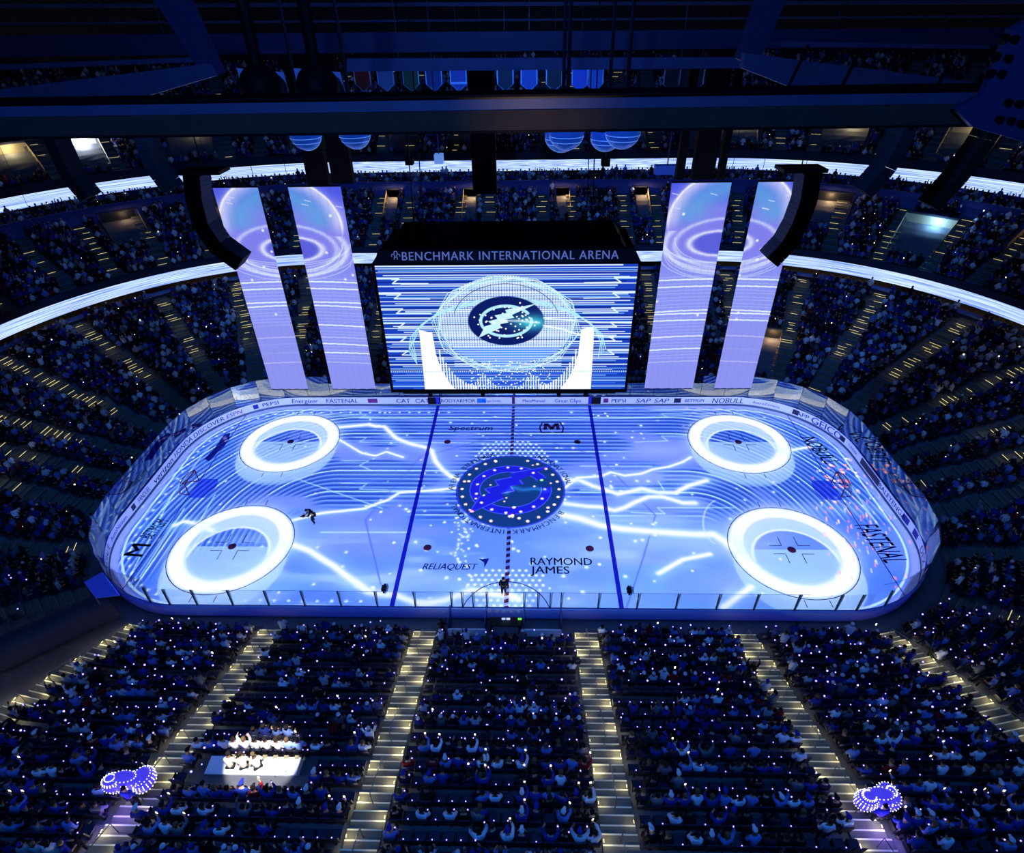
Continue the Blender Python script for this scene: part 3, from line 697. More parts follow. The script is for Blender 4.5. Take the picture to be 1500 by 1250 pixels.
# LED ribbons, their fronts
def ribbon_mat(name, seed):
    m = bpy.data.materials.new(name); m.use_nodes = True; nt = m.node_tree; nt.nodes.clear()
    o = nt.nodes.new('ShaderNodeOutputMaterial'); e = nt.nodes.new('ShaderNodeEmission'); u = nt.nodes.new('ShaderNodeUVMap')
    mp = nt.nodes.new('ShaderNodeMapping'); mp.inputs['Scale'].default_value = (.35, 9, 1); mp.inputs['Location'].default_value = (seed, seed, 0)
    n = nt.nodes.new('ShaderNodeTexNoise'); n.inputs['Scale'].default_value = 1.3; n.inputs['Detail'].default_value = 4
    r = nt.nodes.new('ShaderNodeValToRGB'); r.color_ramp.elements[0].position = .36; r.color_ramp.elements[1].position = .6
    r.color_ramp.elements[0].color = (.10, .22, .85, 1); r.color_ramp.elements[1].color = (.62, .78, 1.0, 1)
    nt.links.new(u.outputs[0], mp.inputs[0]); nt.links.new(mp.outputs[0], n.inputs[0]); nt.links.new(n.outputs[0], r.inputs[0]); nt.links.new(r.outputs[0], e.inputs[0])
    e.inputs[1].default_value = 1.25; nt.links.new(e.outputs[0], o.inputs[0]); return m
rb = sweep('ribbon_display', [(18.62, 8.5), (18.62, 9.75)], tsamp(-56, 56, .5), ribbon_mat('ribbon_low', 1.0), uvs=True)
tag(rb, 'long white-blue ribbon display on the balcony front above the lower seats', 'display')
b = sweep('housing', [(18.63, 8.45), (18.63, 9.83), (18.71, 9.83), (18.71, 8.45), (18.63, 8.45)], tsamp(-56, 56, 1), m_black, rb)
rb = sweep('ribbon_display', [(31.05, 16.3), (31.05, 17.6)], tsamp(-50, 50, .5), ribbon_mat('ribbon_high', 4.0), uvs=True)
tag(rb, 'upper white-blue ribbon display curving below the highest seats', 'display')
sweep('housing', [(31.06, 16.2), (31.06, 17.7), (31.13, 17.7), (31.13, 16.2), (31.06, 16.2)], tsamp(-50, 50, 1), m_black, rb)

# doorways (vomitories): (tier, t, half width in t, row from, row to, colour, power)
def inframe(P, m=60):
    p = project(P); return (p[..., 2] > 0) & (p[..., 0] > -m) & (p[..., 0] < 1500+m) & (p[..., 1] > -m) & (p[..., 1] < 1250+m)
WARM = (1.0, .62, .25); YEL = (1.0, .8, .38); WHT = (.85, .93, 1.0); CYA = (.3, .65, 1.0)
VOM = []
for t in (-25.6, -15.8, -5.9, 5.9, 15.8, 25.6): VOM.append((MID, t, .85, 6, 10, WARM, 26))
VOM += [(MID, 28.45, .62, 3, 8, CYA, 60), (MID, -28.2, .5, 6, 10, WARM, 8), (MID, 30.9, .45, 7, 10, WARM, 6)]
for t, c, p in ((-29.65, YEL, 60), (-28.3, WHT, 190), (-25.9, YEL, 16), (25.75, YEL, 60), (28.3, YEL, 60), (23.25, YEL, 45), (-23.0, YEL, 8), (-15.8, WARM, 5), (-5.9, WARM, 5), (5.9, WARM, 5), (15.8, WARM, 9)): VOM.append((UPP, t, .5 if abs(t) > 22 else .9, 2, 6, c, p))
VOM.append((LOW, 24.85, .55, 4, 9, WARM, 45))
m_vom = mat('doorway_wall', (150, 140, 120), .7)
m_vw = mat('doorway_white', (225, 225, 230), .6)
words = {-1: 'left', 1: 'right'}
tn_ = {id(LOW): 'lower', id(MID): 'middle', id(UPP): 'upper', id(CLB): 'club'}
sect = lambda t: ('behind the scoreboard' if abs(t) < 9 else 'behind the %s side of the scoreboard' % words[int(np.sign(t))] if abs(t) < 19 else 'behind the %s scrims' % words[int(np.sign(t))] if abs(t) < 26 else 'at the %s corner' % words[int(np.sign(t))] if abs(t) < 31 else 'at the %s end' % words[int(np.sign(t))])
for T, t, hw, k0, k1, col, pw in VOM:
    pw *= 6 if T is MID else 3
    s0 = T['s']+k0*T['d']; s1 = T['s']+(k1+1)*T['d']; z0 = T['z']+(k0-1)*T['r']; z1 = T['z']+k1*T['r']+.9
    mm = m_vw if col is WHT else m_vom; ts = np.array([t-hw, t+hw])
    x, y, nx, ny = per(t, s0)
    cn = {id(WARM): 'orange-lit', id(YEL): 'yellow-lit', id(WHT): 'bright white-lit', id(CYA): 'blue-white-lit'}[id(col)]
    v = thing('entry_tunnel', '%s entry tunnel in the %s seats %s%s' % (cn, tn_[id(T)], sect(t), (', left of its middle' if t < 0 else ', right of its middle') if abs(t) < 9 else '' if abs(t) < 22 else ', nearer the scoreboard' if abs(t) < 24.5 else '' if abs(t) < 27 else ', nearer the camera' if abs(t) > 29 else ', farther one'), 'doorway')
    sweep('tunnel_floor', [(s0-.05, z0+.02), (s1, z0+.02)], ts, mm, v)
    for e in (-1, 1):
        tt = t+e*hw; xx, yy, _, _ = per(tt, np.array([s0, s1])); link_mesh('side_wall', [(xx[0], yy[0], z0), (xx[1], yy[1], z0), (xx[1], yy[1], z1+.1), (xx[0], yy[0], z0+1.0)], [(0, 1, 2, 3)], mm, v)
    sweep('back_wall', [(s1, z0), (s1, z1+.25)], ts, m_dark if col in (WARM,) else mm, v)
    sweep('lintel', [(s1-.02, z1), (s1-.02, z1+.25), (s1+.1, z1+.25)], ts, m_wall, v)
    x, y, nx, ny = per(t+hw*.3, s1-1.0); lamp('POINT', 'tunnel_lamp', (float(x), float(y), z1-.3), pw, col, .12)

# aisles
m_led = mat('step_light', (255, 240, 175), .5, emit=(255, 232, 150), strength=.85)
m_ledw = mat('step_light_white', (240, 248, 255), .5, emit=(225, 235, 225), strength=2.2)
LOWA = [5.3, 15.5, 23.0, 25.7, 28.3, 31.0, 33.6, 36.8, 40.1, 43.5]
AISLES = [(LOW, s*t, .75) for t in LOWA for s in (-1, 1)] + [(LOW, s*t, .72) for t in (55.9, 64.4, 74.4) for s in (-1, 1)] + [(LOW, s*t, .7) for t in (47.0, 51.0) for s in (-1, 1)]
AISLES += [(MID, s*t, .7) for t in (3.3, 7.0-.0, 13.4, 17.2, 23.3, 24.6, 26.2, 27.75, 29.2, 30.6, 32.4, 34.5) for s in (-1, 1)]
AISLES += [(UPP, s*t, .75) for t in (4.0, 7.8, 13.8, 17.6, 22.3, 24.3, 25.1, 26.7, 27.7, 29.0, 31.0, 33.0) for s in (-1, 1)]
lite = B().box(-.5, .5, -.02, .015, -.015, .008).mk('step_light', m_led); lite_me = lite.data; bpy.data.objects.remove(lite)
litn = B().box(-.06, .06, -.015, .015, -.015, .01).mk('step_light', m_led); litn_me = litn.data; bpy.data.objects.remove(litn)
rank = {}
def aisle(T, t, hw):
    near = abs(t) > 54; k0 = 0; k1 = T['n']
    for (VT, vt, vh, a, c_, _, _) in VOM:
        if VT is T and abs(vt-t) < vh*.8: k0 = k0
    ks = np.arange(k0, k1); st = 1+T['s']/RR
    P = []
    x, y, nx, ny = per(t, T['s']+ks*T['d']); P = np.stack([x, y, T['z']+ks*T['r']], -1)
    if not inframe(P).any(): return
    n0 = np.array([float(nx[0]), float(ny[0]), 0]); tg = np.array([n0[1], -n0[0], 0]); b = B()
    o0 = np.array([float(x[0]), float(y[0]), 0]); nos = B()
    for k in ks:
        z = T['z']+k*T['r']; p = o0+n0*(k*T['d'])
        b.obox(p+n0*(T['d']*.25)+(0, 0, z-.06+T['r']*0.0+.075), tg*hw, n0*T['d']*.25, (0, 0, .075))
        nos.obox(p+n0*.03+(0, 0, z+.095), tg*hw, n0*.03, (0, 0, .006)); nos.obox(p+n0*(T['d']*.5+.03)+(0, 0, z+.178), tg*hw, n0*.03, (0, 0, .006))
        b.obox(p+n0*(T['d']*.75)+(0, 0, z+.075+.0), tg*hw, n0*T['d']*.25, (0, 0, .10+.0))
    key = (id(T)); rank[key] = rank.get(key, 0)+1
    if near: lab = 'wide lit near stair, %s' % {74.4: 'first one %s of the centre line', 64.4: 'second one %s of the centre line', 55.9: 'slanting away at the %s corner of the rink'}[abs(t)] % words[int(np.sign(t)*1)]
    else: lab = '%s-tier stair with lit steps %s, %s' % (tn_[id(T)], sect(t), {0: 'narrow and steep', 1: 'beside an entry tunnel'}[int(any(VT is T and abs(vt-t) < 2.2 for (VT, vt, *_r) in VOM))])
    o = b.mk('aisle_stairs', m_step); tag(o, lab, 'stairs', 'aisle stairs in the bowl'); nos.mk('step_nosing', mat('nosing_paint', (225, 222, 190), .6) if near else mat('nosing_dimmed', (120, 122, 112), .6), o)  # far nosings: same strips, colour darkened for the dimmer light there
    rr = np.random.default_rng(int(abs(t)*10)+(1 if t < 0 else 0))
    for k in ks:
        z = T['z']+k*T['r']; p = o0+n0*(k*T['d'])
        if not inframe(p+(0, 0, z), 20): continue
        if near:
            side = -1 if (k % 2) else 1
            l = bpy.data.objects.new('step_light', litn_me); COL.objects.link(l); l.parent = o
            q = p+tg*(hw-.05)*side+n0*.3; l.location = (q[0], q[1], z+.22); l.rotation_euler = (0, 0, math.atan2(n0[1], n0[0]))
            lamp('POINT', 'stair_lamp', (q[0]-side*tg[0]*.12, q[1]-side*tg[1]*.12, z+.42), 9*rr.uniform(.2, 1.7), (1, .88, .50), .05)
        else:
            f = 1.0 if (T is not LOW and rr.random() < .55 or T is LOW and (k > 8 and rr.random() < .7 or rr.random() < .08)) else 0
            if f == 0 or (T is UPP and rr.random() < .35): continue
            for h_ in ((0, 1) if T is LOW and rr.random() < .6 else (0,)):
                l = bpy.data.objects.new('step_light', lite_me); COL.objects.link(l); l.parent = o
                q = p+n0*(h_*T['d']*.5)+tg*rr.uniform(-.25, .25); l.location = (q[0], q[1], z+.10+h_*.08); l.rotation_euler = (0, 0, math.atan2(n0[1], n0[0])-PI/2)
                l.scale = (rr.uniform(.5, 1.2), 1, 1)
        
    if not near and T is LOW:
        for k in range(9, 21, 5):
            q = o0+n0*(k*T['d']); lamp('POINT', 'stair_lamp', (q[0], q[1], T['z']+k*T['r']+.9), 5, (1, .9, .55), .1)
    if near:
        b = B()
        for g in range(0, 18, 4):
            p0 = o0+n0*(g*T['d']+.3); z0 = T['z']+g*T['r']; p1 = o0+n0*((g+2.6)*T['d']); z1 = T['z']+(g+2.6)*T['r']
            b.tube([p0+(0, 0, z0), p0+(0, 0, z0+.95), p1+(0, 0, z1+.95), p1+(0, 0, z1)], .022, 6)
            hr = B().tube([p0+(0, 0, z0), p0+(0, 0, z0+.95), p1+(0, 0, z1+.95), p1+(0, 0, z1)], .022, 6).mk('handrail', m_rail, o)
for a in AISLES: aisle(*a)
# warm lamps in the concourse behind the lower seats
m_warm = mat('warm_lamp', (255, 210, 140), .5, emit=(255, 196, 120), strength=5)
for i, t in enumerate([-31.5, -29.5, -27.2, -26.3, -25.0, -23.6, -22.2, 22.4, 23.8, 25.2, 26.2, 27.0, 27.8, 30.2, 31.5]):
    x, y, nx, ny = per(t, 19.6); o = B().box(-.7, .7, -.15, .15, -.05, .05).mk('concourse_lamp', m_warm); o.location = (float(x), float(y), 8.4); o.rotation_euler = (0, 0, math.atan2(float(ny), float(nx))-PI/2)
    tag(o, 'warm lamp in the concourse ceiling under the ribbon display %s' % sect(t), 'lamp', 'warm lamps under the ribbon')
    lamp('POINT', 'concourse_lamp_light', (float(x), float(y), 8.1), 14, (1, .68, .35), .2)
# front rail of the lower concourse
o = sweep('wall_bowl', [(18.3, 7.6), (18.3, 8.0), (18.36, 8.0)], tsamp(-56, 56, 1), mat('front_rail', (60, 80, 150), .4)); struct(o)

# ================================================================== CENTRE-HUNG SCOREBOARD
YS = -4.5
XL, XR, ZB, ZT = -7.43, 7.79, 12.62, 21.0
def draw_board():
    W, H = 15.2, 8.4; c = Canvas(0, W, 0, H, 90); X, Y = c.X, c.Y
    c.A[:] = np.array([24, 60, 180])/255.
    g = np.random.default_rng(3); nb = 62
    for i in range(nb):                               # horizontal rules
        y = H-(i+.5)*H/nb; br = g.random(); x0 = 0 if g.random() < .6 else g.uniform(0, 1.5); x1 = W if g.random() < .6 else W-g.uniform(0, 1.5)
        col = [(240, 250, 255), (200, 232, 255), (120, 185, 250), (10, 28, 110)][i % 4] if br < .8 else (235, 248, 255)
        if y < 1.3: col = (50, 110, 240) if br < .8 else (120, 190, 255)
        c.line([(x0, y), (x1, y)], .06, col, .02)
        if i % 3 == 0: c.line([(x0, y+.04), (x1, y+.04)], .035, (245, 252, 255), .02)
    for k in range(6):                                # zigzag ends
        y = 7.6-k*.95
        for s_ in (0, 1):
            xx = lambda q: q if s_ == 0 else W-q
            c.line([(xx(0), y), (xx(1.3), y), (xx(.9), y-.3), (xx(3.0), y-.32)], .09, (225, 246, 255), .03)
    cx, cy = W/2-.05, 4.85
    e = np.hypot((X-cx)/4.15, (Y-4.75)/3.0)
    lat = ((np.sin(X*2*PI/.16) > -.55) & (np.sin(Y*2*PI/.13) > -.5))
    c.mix(((e < 1) & lat)*.85, (244, 252, 255)); c.mix(((e < 1) & ~lat)*.4, (150, 195, 245))
    c.mix((e < 1)*(np.abs(Y-2.35) < .7)*.8, (70, 130, 240))
    for i in range(9):
        y = 1.75+i*.17; c.line([(4.2, y), (11.0, y)], .05, (225, 244, 255), .02)
    # columns and equaliser bars
    c.poly([(2.1, 0), (4.1, 0), (3.7, .6), (3.3, 1.5), (3.05, 2.6), (2.95, 4.1), (2.15, 4.3)], (240, 244, 255), 1)
    c.poly([(W-2.2, 0), (W-4.2, 0), (W-3.8, .6), (W-3.4, 1.5), (W-3.15, 2.6), (W-3.05, 4.3), (W-2.25, 4.5)], (240, 244, 255), 1)
    for i in range(40):
        x = 4.3+i*.165; h = max(0, .85*math.exp(-((x-4.1)/.7)**2)+.95*math.exp(-((x-6.0)/.55)**2)+.95*math.exp(-((W-x-6.0)/.55)**2)+.85*math.exp(-((W-x-4.1)/.7)**2)+.08)
        c.line([(x, 0), (x, h+.05*(i % 3))], .07, (236, 246, 255), .02)
    for i in range(14):
        h = 2.9*math.exp(-i/5.)
        for s_ in (0, 1): x = 3.3+i*.17; x = W-x if s_ else x; c.line([(x, 0), (x, h)], .09, (240, 246, 255), .02)
    for i in range(160):
        x, y = g.uniform(5, 10.4), g.uniform(0, 2.2); c.disc((x, y), .045, (235, 250, 255))
    c.mix((np.abs(Y-1.33) < .05)*(np.sin(X*2*PI/.14) > 0)*.9, (180, 220, 255))
    # turning polygons
    for k in range(7):
        n = 10; a0 = k*.09; r1 = 4.15+.07*k; r2 = 3.0+.05*k
        pts = [(cx+r1*math.cos(a0+2*PI*i/n), 4.5+r2*math.sin(a0+2*PI*i/n)) for i in range(n)]
        c.line(pts, .05, [(190, 236, 250), (150, 215, 240), (235, 250, 255)][k % 3], .02, closed=True)
    for k in range(4):
        pts = [(cx+(5.9+.1*k)*math.cos(a+k*.06), 3.0+(3.4-.1*k)*math.sin(a+k*.06)) for a in np.linspace(-.2, PI+.2, 12)]
        c.line(pts, .06, (170, 228, 246), .02)
    c.line([(cx+2.2*0+3.2*math.cos(a), 4.9+2.35*math.sin(a)) for a in np.linspace(.2, PI-.2, 30)], .04, (30, 50, 120), .015)
    # crest
    cy = 4.85; c.disc((cx, cy), 2.32, (12, 26, 96), .03, ry=1.62); m = np.hypot((X-cx)/2.32, (Y-cy)/1.62) < 1
    c.mix(m*np.exp(-(((X-cx-1.6)/1.1)**2+((Y-cy+.1)/.5)**2))*.9, (70, 210, 220))
    ring = [(cx+1.55*math.cos(a), cy+1.0*math.sin(a)) for a in np.linspace(.55, 2*PI+.15, 60)]
    c.line(ring, .2, (170, 226, 246), .02)
    c.poly([(cx+p[0]*2.3, cy+p[1]*1.62) for p in BOLT], (190, 232, 250))
    for i in range(60):
        a = g.uniform(0, 2*PI); r = math.sqrt(g.random()); c.disc((cx+2.15*r*math.cos(a), cy+1.3*r*math.sin(a)), .055, (245, 252, 255))
    c.line([(cx-.3, cy+.05), (cx+.8, cy+.02), (cx+2.0, cy-.1)], .12, (250, 255, 255), .1); c.line([(cx+2.3, cy-.3), (cx+3.5, cy-.55), (cx+4.4, cy-.9), (cx+6.6, cy-1.1)], .12, (240, 252, 255), .06)
    c.line([(cx+2.3, cy+.2), (cx+5.5, cy-.1), (W, cy-.15)], .1, (235, 250, 255), .05)
    return c
def quad_uv(name, P, m, parent=None, uv=((0, 0), (1, 0), (1, 1), (0, 1))):
    me = bpy.data.meshes.new(name); me.from_pydata([tuple(p) for p in P], [], [(0, 1, 2, 3)]); u = me.uv_layers.new(name='UVMap')
    for i in range(4): u.data[i].uv = uv[i]
    me.materials.append(m); o = bpy.data.objects.new(name, me); COL.objects.link(o); o.parent = parent; return o
SB = thing('scoreboard', 'huge black centre-hung scoreboard with a bright front screen above the ice', 'scoreboard')
b = B(); D = 6.6
b.box(XL-.12, XR+.12, YS+.02, YS+D, ZB-.15, ZT+.15); b.mk('cabinet', m_black, SB)
quad_uv('front_screen', [(XL, YS, ZB), (XR, YS, ZB), (XR, YS, ZT), (XL, YS, ZT)], screen_mat('board_picture', draw_board().image('board_show'), 1.15), SB)
b = B(); w_ = .09
b.box(XL-.16, XL-.005, YS-.05, YS+.1, ZB-.2, ZT+.05); b.mk('bezel', m_black, SB); b = B().box(XR+.005, XR+.16, YS-.05, YS+.1, ZB-.2, ZT+.05).mk('bezel', m_black, SB)
B().box(XL-.16, XR+.16, YS-.05, YS+.1, ZB-.22, ZB-.01).mk('bezel', m_black, SB); B().box(XL-.16, XR+.16, YS-.05, YS+.1, ZT+.01, ZT+.12).mk('bezel', m_black, SB)
# fascia with the arena's name, then the black crown
fz0, fz1 = ZT+.12, ZT+.78
B().add([(XL, YS+.0, fz0), (XR, YS+.0, fz0), (XR-.25, YS+.25, fz1), (XL+.25, YS+.25, fz1), (XL, YS+.6, fz0), (XR, YS+.6, fz0), (XR-.25, YS+.6, fz1), (XL+.25, YS+.6, fz1)], [(0, 1, 2, 3), (5, 4, 7, 6), (0, 3, 7, 4), (1, 5, 6, 2), (3, 2, 6, 7)]).mk('name_fascia', mat('fascia_dark', (8, 10, 26), .5), SB)
B().add([(XL+.3, YS+.5, fz0), (XR-.3, YS+.5, fz0), (XR-.3, YS+D-.3, fz0), (XL+.3, YS+D-.3, fz0), (XL+.9, YS+1.2, fz1+.12), (XR-.9, YS+1.2, fz1+.12), (XR-.9, YS+D-1, fz1+.12), (XL+.9, YS+D-1, fz1+.12)], [(0, 1, 5, 4), (1, 2, 6, 5), (2, 3, 7, 6), (3, 0, 4, 7), (4, 5, 6, 7)]).mk('crown', m_black, SB)
m_name = mat('name_letters', (120, 140, 200), .5, emit=(86, 104, 168), strength=.8)
V, F = text_geo('BENCHMARK INTERNATIONAL ARENA', spacing=1.12); hh = .46; x0, x1 = aty(588, 376, YS)[0], aty(907, 374, YS)[0]; k_ = (x1-x0)/(V[:, 0].max()-V[:, 0].min())
sl = .25/(fz1-fz0)
link_mesh('name_lettering', [((x0+x1)/2+v[0]*k_, YS-.02+sl*(.16+v[1]*hh), fz0+.16+v[1]*hh) for v in V], F, m_name, SB)
lx = aty(579, 376, YS)[0]; b = B()
for a in range(4):
    aa = PI/2*a; ccx, ccz = lx+.15*math.cos(aa), fz0+.4+.15*math.sin(aa)
    n = 14; V = []
    for i in range(n): q = 2*PI*i/n; V += [(ccx+.07*math.cos(q), YS-.02+sl*(ccz-fz0), ccz+.07*math.sin(q)), (ccx+.12*math.cos(q), YS-.02+sl*(ccz-fz0), ccz+.12*math.sin(q))]
    b.add(V, [(2*i, 2*i+1, (2*i+3) % (2*n), (2*i+2) % (2*n)) for i in range(n)])
b.mk('name_emblem', m_name, SB)
for i in range(12): B().bar((XL+1+i*1.2, YS+1.4, fz1+.1), (XL+1+i*1.2, YS+1.4, fz1+.5), .07).mk('crown_strut', m_dark, SB)
for sx in (-5.2, 5.2):
    for yy in (YS+1.6, YS+D-1.6): B().tube([(sx, yy, fz1+.1), (sx*.9, yy, 39.9)], .035, 6).mk('hoist_cable', m_dark, SB)
B().box(XL+.5, XR-.5, YS+.4, YS+D-.5, ZB-.6, ZB-.15).mk('under_frame', m_dark, SB)
for i, px in enumerate((632, 708, 818, 857)):
    p = aty(px, 577, YS+.4); B().box(p[0]-.12, p[0]+.12, YS-.1, YS+.3, ZB-.55, ZB-.2).mk('camera_pod', m_black, SB)
for px in (648, 694, 812, 858): p = aty(px, 580, YS+.3); B().box(p[0]-.2, p[0]+.2, YS+.3, YS+.38, ZB-.42, ZB-.37).mk('under_lamp', mat('under_lamp', (220, 230, 255), .4, emit=(215, 225, 255), strength=1.5), SB)

# ================================================================== PROJECTION SCRIMS
YC = -3.0
def sx_of(pt, pb): return (aty(*pt, YC)[0]+aty(*pb, YC)[0])/2
zt_ = aty(350, 275, YC)[2]; zb_ = aty(425, 570, YC)[2]
EDG = [sx_of((312, 275), (397, 570)), sx_of((374, 275), (455, 570)), sx_of((418, 273), (490, 570)), sx_of((497, 273), (552, 570)),
       sx_of((987, 263), (942, 570)), sx_of((1068, 263), (1018, 570)), sx_of((1117, 262), (1042, 570)), sx_of((1168, 262), (1108, 570))]
def draw_scrim(x0, x1, side):
    c = Canvas(x0, x1, zb_, zt_, 64); X, Y = c.X, c.Y; g = np.random.default_rng(4 if side < 0 else 9)
    P = lambda px, py: (lambda q: (q[0], q[2]))(aty(px, py, YC))
    hz = (Y-zb_)/(zt_-zb_)
    c.A[:] = np.array([140, 150, 244])/255.
    c.mix(S(.56, .75, hz), (128, 128, 236)); c.mix(S(.88, .98, hz), (78, 88, 228))
    rcx, rcz = P(412 if side < 0 else 1070, 332 if side < 0 else 322); orx = (P(502, 340)[0]-P(325, 340)[0])/2 if side < 0 else (P(1160, 330)[0]-P(978, 330)[0])/2
    orz = 2.75; e = np.hypot((X-rcx)/orx, (Y-rcz)/orz); up = S(-.9, .3, Y-rcz)
    tl = np.exp(-((e-.66)/.26)**2)*S(-.6, .4, Y-rcz); c.mix(np.clip(tl, 0, 1)*.8, (96, 164, 226))
    c.mix((e < 1)*S(.72, 1.0, e)*.85*up, (214, 216, 250)); c.mix(np.exp(-((e-1)/.02)**2)*.95*up, (255, 255, 250)); c.mix((e > 1)*np.exp(-(e-1)/.06)*.5*up, (200, 200, 255))
    band = np.hypot((X-rcx)/orx, (Y-rcz+1.35)/(orz*.62))
    c.mix(np.clip(np.exp(-((band-1.0)/.06)**2)*(Y < rcz-.6)+np.exp(-((band-.84)/.05)**2)*.8, 0, 1)*.75, (226, 234, 255))
    ec = (rcx+(.35 if side < 0 else -.35), rcz-1.35); ei = np.hypot((X-ec[0])/(orx*.5), (Y-ec[1])/(orz*.26))
    c.mix(S(1.05, .9, ei)*.9, (88, 92, 218)); c.mix(np.exp(-((ei-1)/.12)**2)*.8, (240, 244, 255))
    for k in range(10):
        rx, rz, dz = orx*g.uniform(.85, 1.1), orz*g.uniform(.35, .6), g.uniform(-2.0, -1.0)
        c.line([(rcx+rx*math.cos(a), rcz+dz+rz*math.sin(a)) for a in np.linspace(PI, 2*PI, 24)], .05, (228, 244, 255), .03, .7)
    zs = np.array([zb_+(zt_-zb_)*q for q in np.linspace(.18, .60, 26)])
    for i, z in enumerate(zs):
        a = .55 if g.random() < .75 else 1.0
        curve = lambda x: z+.012*((x-rcx)**2)*(1 if i % 2 else .6)*(-1)
        xs = np.linspace(x0, x1, 12); c.line([(q, curve(q)) for q in xs], .05 if a < 1 else .10, (196, 208, 255) if a < 1 else (236, 250, 255), .03, a)
    # the outer hanging is plain below, the inner ruled nearly to the hem
    lowm = (X < EDG[1]+.4) if side < 0 else (X > EDG[6]-.4)
    c.mix(lowm*(1-S(.36, .38, hz))*.9, (142, 148, 240)); c.mix((~lowm)*(1-S(.1, .12, hz))*.8, (142, 150, 242))
    for z in (.3, .16): c.line([(x, zb_+(zt_-zb_)*z-.01*(x-rcx)**2) for x in np.linspace(x0, x1, 12)], .06, (205, 205, 255), .03)
    c.mix((np.sin(X*2*PI/.42) > .9)*.12, (110, 120, 220))
    for i in range(16): c.disc((g.uniform(x0, x1), g.uniform(zb_+5, zt_-1)), .07, (255, 255, 255), .05)
    for i in range(8): px_ = g.uniform(x0, x1); pz = zt_-g.uniform(.3, 1.6); c.line([(px_, pz), (px_+.35, pz-.08)], .05, (220, 225, 255), .03)
    return c
for side, (i0, i1) in ((-1, (0, 3)), (1, (4, 7))):
    img = draw_scrim(EDG[i0], EDG[i1], side).image('scrim_show'); mm = screen_mat('scrim_%d' % side, img, 1.0); wd = EDG[i1]-EDG[i0]  # projected light put into the cloth as its own emission
    for j in (i0, i0+2):
        a, c_ = EDG[j], EDG[j+1]; outer = (j == 0 or j == 6)
        n = 14; V = []; UVs = []; F = []
        for i in range(n+1):
            xx = a+(c_-a)*i/n; yy = YC+.025*math.sin(i*2.1)
            for k, zz in enumerate((zb_, zt_)): V.append((xx, yy, zz)); UVs.append(((xx-EDG[i0])/wd, k))
        F = [(2*i, 2*i+2, 2*i+3, 2*i+1) for i in range(n)]
        o = np_mesh('projection_scrim', V, F, mm, None, uv=np.array(UVs))
        tag(o, 'tall hanging scrim, projected lavender and blue light as glow, %s of the %s pair' % ('outer' if outer else 'inner', words[side]), 'scrim')
        B().tube([(a, YC, zt_+.04), (c_, YC, zt_+.04)], .05, 6).mk('top_batten', m_dark, o)
        B().tube([(a, YC, zb_-.02), (c_, YC, zb_-.02)], .03, 6).mk('hem_weight', m_dark, o)
        for xx in (a+.1, c_-.1): B().tube([(xx, YC, zt_+.05), (xx, YC, 39.95)], .015, 5).mk('hanging_wire', m_dark, o)

# ================================================================== SPEAKER ARRAYS
def line_array(pts, y, label, wd=1.2, dp=.55, n=14, face=.35):
    """pts: outline pixels of the front edge, hung in the vertical plane y"""
    Q = np.array([aty(px, py, y) for px, py in pts]); L = np.r_[0, np.cumsum(np.linalg.norm(np.diff(Q, axis=0), axis=1))]
    q = lambda s: np.array([np.interp(s, L, Q[:, i]) for i in range(3)])
    t = thing('speaker_array', label, 'speaker', tuple(Q[0])); tw = Matrix.Translation(-Vector(Q[0]))
    side = np.array((0, 1.0, 0))
    off = lambda s: (lambda d: np.cross(d/np.linalg.norm(d), side))(q(min(s+.4, L[-1]))-q(max(s-.4, 0)))
    for i in range(n):
        s0, s1 = L[-1]*(i+.02)/n, L[-1]*(i+.98)/n; a, c_ = q(s0)-Q[0], q(s1)-Q[0]; n0, n1 = off(s0), off(s1)
        o = B().prism([a-side*wd/2, c_-side*wd/2, c_+n1*dp*.75-side*wd/2, a+n0*dp*.75-side*wd/2], side*wd).mk('speaker_box', m_black, t)
        e = -.02*np.sign(dp); B().prism([a-side*wd*.46+n0*e, c_-side*wd*.46+n1*e, c_-side*wd*.46, a-side*wd*.46], side*wd*.92).mk('grille', mat('speaker_grille', (26, 38, 84), .5, .3, var=.3, scale=20), o)
    p = Q[0]-Q[0]; B().obox(np.array((0, 0, .15)), (abs(dp), 0, 0), (0, wd/2, 0), (0, 0, .08)).mk('rigging_frame', m_dark, t)
    B().tube([(0, 0, .2), (0, 0, 39.9-Q[0][2])], .03, 6).mk('hoist_chain', m_dark, t)
line_array([(300, 255), (303, 290), (312, 325), (330, 352), (362, 375)], -8.0, 'curved black speaker array in front of the left scrims', 1.25, -1.0, 18, 1)
line_array([(1172, 252), (1166, 292), (1154, 325), (1140, 350), (1118, 373)], -8.0, 'curved black speaker array in front of the right scrims', 1.25, 1.0, 18, 1)
line_array([(196, 150), (205, 200), (222, 245), (248, 280)], -2.0, 'dark speaker array crossing the upper ribbon, left of the scrims', 1.4, .9, 12, 1)
line_array([(60, 165), (80, 215), (100, 258), (128, 292)], 0.0, 'dark speaker array crossing the upper ribbon near the left edge', 1.4, .9, 12, 1)
line_array([(1345, 150), (1325, 205), (1300, 250), (1268, 285)], -2.0, 'dark speaker array crossing the upper ribbon, right of the scrims', 1.5, -.9, 12, 1)
line_array([(1470, 165), (1440, 215), (1405, 262), (1365, 305)], 0.0, 'dark speaker array crossing the upper ribbon near the right edge', 1.5, -.9, 12, 1)
